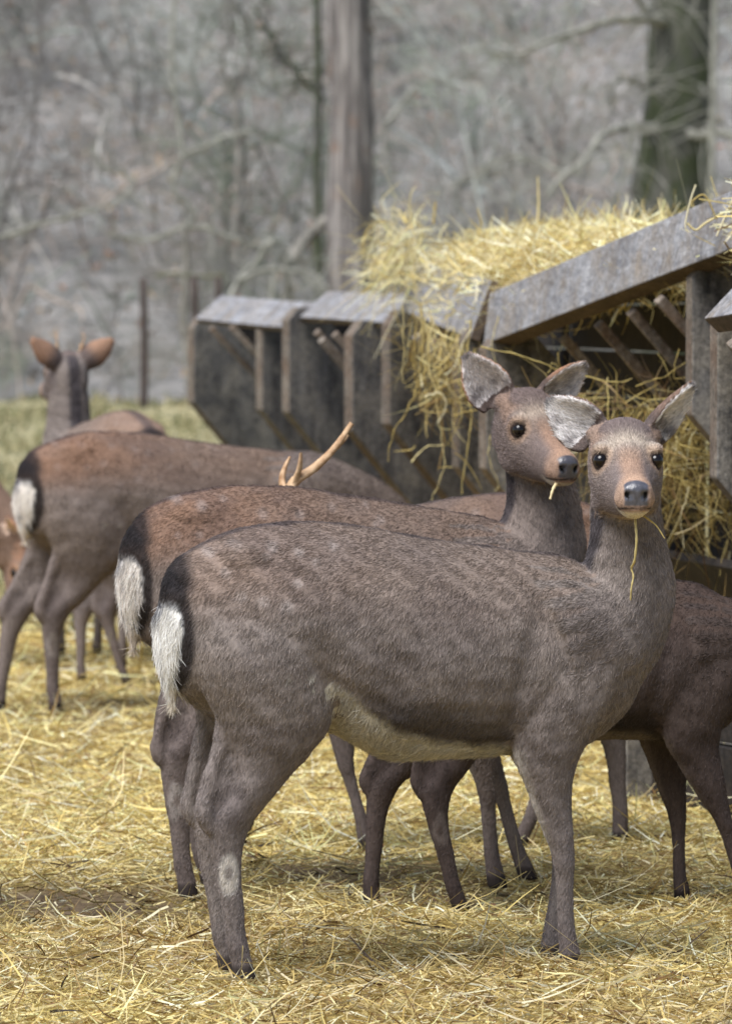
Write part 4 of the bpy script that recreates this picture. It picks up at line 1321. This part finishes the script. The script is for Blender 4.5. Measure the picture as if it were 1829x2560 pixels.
# second doe, just behind, looking to the right
yB = R(13)
fB = loc_dir((0.40, -0.90, -0.28), yB)
make_deer('doe behind the front doe, head raised and turned half right beside the hanging hay', (-.098, 10.17, 0), yB, (.985, 1.0, 1.02), 1.06, .45,
          neck=[(.34, 0, .60, .165), (.43, 0, .635, .142), (.495, 0, .70, .108), (.508, -.005, .78, .086), (.500, -.01, .86, .073), (.484, -.015, .94, .065)],
          head=((.464, -.02, .965), fB, (0, 0, 1)), legs={('hind', -1): (-.02, 0, 0), ('hind', 1): (.06, 0, 0), ('fore', -1): (.02, 0, 0), ('fore', 1): (.13, 0, 0)},
          ears={1: ((-.15, .85, .62), (.85, .45, .1), .132, .084), -1: ((-.35, -.58, .75), (.85, -.30, .1), .125, .088)},
          voxel=0.0055, n_fur=110000, fur_w=1.1, rust=.5, spots=.36, seed=2, tone=(.84, .80, .78))
# dark doe between them, rump hidden, head out to the right
yE = R(10)
GRAZE = [(.34, 0, .60, .160), (.43, 0, .60, .135), (.52, 0, .53, .105), (.60, 0, .44, .085), (.66, 0, .36, .072), (.69, 0, .31, .066)]
make_deer('small dark deer behind the front doe, legs spread and head down to the right', (.385, 9.83, 0), yE, (.87, .87, .86), neck=GRAZE,
          head=((.70, 0, .30), (.55, 0, -.83), (.8, 0, .5)), legs={('hind', -1): (.07, 0, 0), ('hind', 1): (-.13, 0, 0), ('fore', -1): (.13, 0, 0), ('fore', 1): (-.01, 0, 0)}, patch=.4,
          voxel=0.0075, n_fur=70000, fur_w=1.1, tone=(.31, .27, .26), rust=.35, spots=.2, seed=3)
# stag beyond the second doe, only antler, rump and legs show
yD = R(180)
make_deer('antlered stag standing behind the second doe, one pale antler showing above her back', (.195, 10.98, 0), yD, (.97, .95, .965),
          neck=[(.34, 0, .58, .155), (.41, .01, .60, .13), (.45, .05, .63, .10), (.455, .10, .65, .08), (.44, .14, .66, .07)],
          head=((.425, .165, .665), (.55, .6, -.65), (.25, .25, 1)), legs={('fore', 1): (-.17, 0, 0), ('fore', -1): (.15, 0, 0), ('hind', 1): (.13, 0, 0), ('hind', -1): (-.13, 0, 0)},
          ears={1: ((-.5, .85, .0), (.6, .55, -.1), .12, .08), -1: ((-.5, -.85, .0), (.6, -.55, -.1), .12, .08)},
          voxel=0.009, n_fur=30000, fur_w=1.4, tone=(.74, .71, .70), rust=.5, spots=.3, seed=4)
# stag at the left with his rump to us
yC = R(24)
make_deer('large stag at the left, white and black rump toward us, head hidden', (-.665, 15.05, 0), yC, (1.10, 1.05, 1.02),
          neck=[(.34, 0, .60, .165), (.45, 0, .615, .155), (.56, 0, .60, .132), (.68, 0, .55, .112), (.78, 0, .47, .09), (.83, 0, .40, .075)],
          head=((.84, 0, .38), (.6, 0, -.80), (.8, 0, .6)), legs={('hind', -1): (-.06, 0, 0), ('hind', 1): (-.19, 0, 0)}, patch=.3,
          voxel=0.0085, n_fur=50000, fur_w=1.6, tone=(.88, .84, .82), rust=.55, spots=.2, seed=5)
# deer whose legs show beyond that stag
make_deer('deer half hidden behind the large stag, only its legs showing beneath him', (-.66, 15.98, 0), R(6), (.84, .84, .82), neck=GRAZE,
          head=((.70, 0, .30), (.55, 0, -.83), (.8, 0, .5)), legs={('hind', -1): (.10, 0, 0), ('hind', 1): (-.08, 0, 0), ('fore', 1): (-.3, 0, 0)}, patch=.1,
          voxel=0.012, n_fur=12000, fur_w=1.8, tone=(.85, .82, .82), seed=6)
# young stag looking away
yH = R(112)
spike = lambda s: [([(-.012, s * .030, .075), (-.035, s * .042, .10), (-.045, s * .048, .13), (-.042, s * .046, .15)], .005, .0018), ([(-.03, s * .040, .10), (-.018, s * .044, .115)], .004, .002)]
make_deer('young spike antlered stag looking away, black stripe down his nape', (-.925, 16.9, 0), yH, (1.05, 1.03, 1.06), 1.08, .3,
          neck=[(.34, 0, .60, .165), (.42, 0, .635, .142), (.47, 0, .70, .112), (.475, 0, .78, .092), (.47, 0, .86, .082), (.465, 0, .93, .070)],
          head=((.48, 0, .955), (.98, 0.02, -.12), (0, 0, 1)),
          ears={1: ((-.15, .80, .60), (.9, .45, .1), .125, .075), -1: ((-.15, -.80, .60), (.9, -.45, .1), .125, .075)},
          voxel=0.009, n_fur=34000, fur_w=1.7, rust=.35, spots=.2, seed=7, antlers=[spike(1), spike(-1)])
# grazing red brown head at the left edge
yG = R(-20)
make_deer('red brown deer grazing beyond the large stag, only its lowered head in view', (-1.88, 17.1, 0), yG, (1, 1, 1),
          neck=[(.34, 0, .60, .160), (.43, 0, .58, .135), (.54, 0, .50, .105), (.62, 0, .42, .085), (.66, 0, .36, .074), (.68, 0, .33, .066)],
          head=((.69, 0, .34), (.05, -.50, -.86), (.75, -.6, .3)),
          ears={1: ((-.25, .55, .80), (.95, .3, .1), .130, .075), -1: ((-.35, -.8, .45), (.6, -.55, -.1), .13, .08)},
          voxel=0.010, n_fur=22000, fur_w=1.8, tone=(1.0, .80, .66), rust=.9, spots=.1, seed=8)

# the antler that rises above the second doe's back
def stag_antler():
    stag = [o for o in COL.objects if o.type == 'EMPTY' and 'antlered stag standing' in o.get('label', '')][0]
    inv = Matrix.Translation(stag.location) @ Matrix.Rotation(stag.rotation_euler.z, 4, 'Z')
    inv = inv.inverted()
    b = Bag()
    d = 10.83
    for pts, r0, r1 in (([(716, 1275), (727, 1232), (738, 1203), (789, 1168), (839, 1117), (880, 1058)], .0165, .006), ([(735, 1210), (748, 1170, -.02), (752, 1132, -.03)], .010, .003),
                        ([(722, 1250), (706, 1205, .03), (712, 1170, .04), (725, 1142, .05)], .011, .003), ([(838, 1118), (858, 1100, .02), (869, 1088, .03)], .008, .003)):
        q = spline([tuple(inv @ P(p[0], p[1], d + (p[2] if len(p) > 2 else 0))) for p in pts], 6)
        r = np.linspace(r0, r1, len(q))
        V, F = tube_np(q, r, 10)
        g = np.random.default_rng(9)
        cc = np.repeat(q, 10, axis=0)
        V = cc + (V - cc) * (1 + 0.10 * g.normal(size=(len(V), 1)) * 0.6 + 0.12 * np.sin(np.arange(len(V)) % 10 * 1.9)[:, None])
        b.add(V, F)
    b.build('antler', M_ANTLER, stag)
stag_antler()

# ================================================================== STRAW ON THE GROUND
def litter():
    g = np.random.default_rng(41)
    out = Bag()
    for (n, y0, y1, lw, ws) in ((80000, 7.6, 12.5, 1.0, 1.0), (45000, 12.5, 22.5, 1.25, 1.5)):
        y = y0 + (y1 - y0) * g.random(n) ** 0.9
        x = g.uniform(-1, 1, n) * (0.085 * y + 0.55)
        # thinner over the trodden mud patches
        mud = mud_at(x, y)
        edge = sst(y, 22.5, 17.5 + 0)
        keep = g.random(n) < (1 - 0.80 * np.clip(mud, 0, 1)) * np.clip(edge + 0.1, 0, 1)
        x, y, md = x[keep], y[keep], mud[keep]; n = len(x)
        L = g.lognormal(math.log(0.040), 0.65, n).clip(.010, .24) * lw
        a = g.uniform(0, 6.28, n)
        tilt = g.normal(size=n) * 0.14 + (g.random(n) < 0.05) * g.uniform(0.2, 0.9, n)
        d = np.stack([np.cos(a), np.sin(a), tilt], -1)
        z = ground_z(x, y) + np.abs(g.normal(size=n)) * 0.008 + np.maximum(-tilt, 0) * L
        V, F, idx = hay_strands(n, np.stack([x, y, z], -1), d, L, g.uniform(.0014, .0042, n) * ws, 0.28, g, 3)
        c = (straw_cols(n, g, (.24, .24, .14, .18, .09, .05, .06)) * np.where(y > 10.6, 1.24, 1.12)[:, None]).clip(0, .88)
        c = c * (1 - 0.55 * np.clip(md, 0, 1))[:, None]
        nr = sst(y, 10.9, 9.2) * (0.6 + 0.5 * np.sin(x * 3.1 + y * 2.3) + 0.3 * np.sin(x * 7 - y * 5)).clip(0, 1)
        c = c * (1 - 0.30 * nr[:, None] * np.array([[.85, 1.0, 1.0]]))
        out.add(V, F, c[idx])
    # long pale stalks on top
    n = 170
    y = 7.8 + g.random(n) * 7; x = g.uniform(-1, 1, n) * (0.085 * y + .4)
    a = g.uniform(0, 6.28, n)
    d = np.stack([np.cos(a), np.sin(a), g.normal(size=n) * .15 + .05], -1)
    V, F, idx = hay_strands(n, np.stack([x, y, ground_z(x, y) + .02 + .02 * g.random(n)], -1), d, g.uniform(.10, .24, n), g.uniform(.003, .0055, n), 0.45, g, 6, 0.15)
    out.add(V, F, straw_cols(n, g, (.3, .15, .4, .05, .03, .02, .05))[idx])
    # chopped chaff
    n = 70000
    y = 7.7 + g.random(n) * 9; x = g.uniform(-1, 1, n) * (0.085 * y + .4)
    keep = g.random(n) > 0.7 * mud_at(x, y); x, y = x[keep], y[keep]; n = len(x)
    a = g.uniform(0, 6.28, n)
    d = np.stack([np.cos(a), np.sin(a), g.normal(size=n) * .4], -1)
    V, F, idx = hay_strands(n, np.stack([x, y, ground_z(x, y) + .003 + .012 * g.random(n)], -1), d, g.uniform(.008, .035, n), g.uniform(.002, .005, n), 0.2, g, 1)
    out.add(V, F, straw_cols(n, g, (.24, .24, .16, .16, .08, .05, .07))[idx])
    # dark twigs and old leaves trodden in
    n = 550
    y = 7.8 + g.random(n) * 8; x = g.uniform(-1, 1, n) * (0.085 * y + .4)
    a = g.uniform(0, 6.28, n)
    d = np.stack([np.cos(a), np.sin(a), g.normal(size=n) * .3], -1)
    V, F, idx = hay_strands(n, np.stack([x, y, ground_z(x, y) + .015], -1), d, g.uniform(.03, .12, n), g.uniform(.003, .006, n), 0.5, g, 4)
    dk = np.array([srgb(70, 54, 40)[:3], srgb(96, 70, 48)[:3], srgb(52, 44, 38)[:3], srgb(120, 84, 62)[:3]])
    out.add(V, F, dk[g.choice(4, n, p=(.4, .3, .25, .05))][idx])
    o = out.build('straw_litter', M_STRAW, smooth=False)
    tag(o, 'loose yellow straw strewn over the trodden ground under the deer', 'straw', kind='stuff')
litter()

def stalk_thing(label, pts, w, col):
    q = spline([tuple(P(*p)) for p in pts], 8)
    base = q[0]
    t = np.gradient(q, axis=0); t /= np.linalg.norm(t, axis=1)[:, None]
    V, F = tube_np(q - base, w * (1 + 0.15 * np.sin(np.arange(len(q)) * 1.3)) * np.linspace(1, .55, len(q)), 5)
    o = mesh_np('straw_stalk', V, F, M_STRAW, None, True, np.tile(np.array(col), (len(V), 1)))
    o.location = base
    tag(o, label, 'straw', 'straw held in the mouths of the does')
HD = 8.835   # depth of the front doe's lips
stalk_thing('long yellow straw stalk hanging from the front doe mouth down her throat', [(1586, 1290, HD), (1588, 1315, HD - .02), (1590, 1350, HD - .03), (1585, 1400, HD - .02), (1577, 1420, HD), (1582, 1440, HD), (1577, 1470, HD), (1575, 1500, HD + .01)], .0028, srgb(216, 198, 136)[:3])
stalk_thing('short straw stalk slanting out of the side of the front doe mouth', [(1606, 1288, HD), (1622, 1300, HD - .02), (1640, 1315, HD - .03), (1660, 1346, HD - .04)], .0022, srgb(204, 182, 112)[:3])
stalk_thing('short pale straw bit sticking from the second doe lips', [(1390, 1208, 10.07), (1381, 1224, 10.05), (1374, 1248, 10.04)], .0045, srgb(226, 206, 160)[:3])
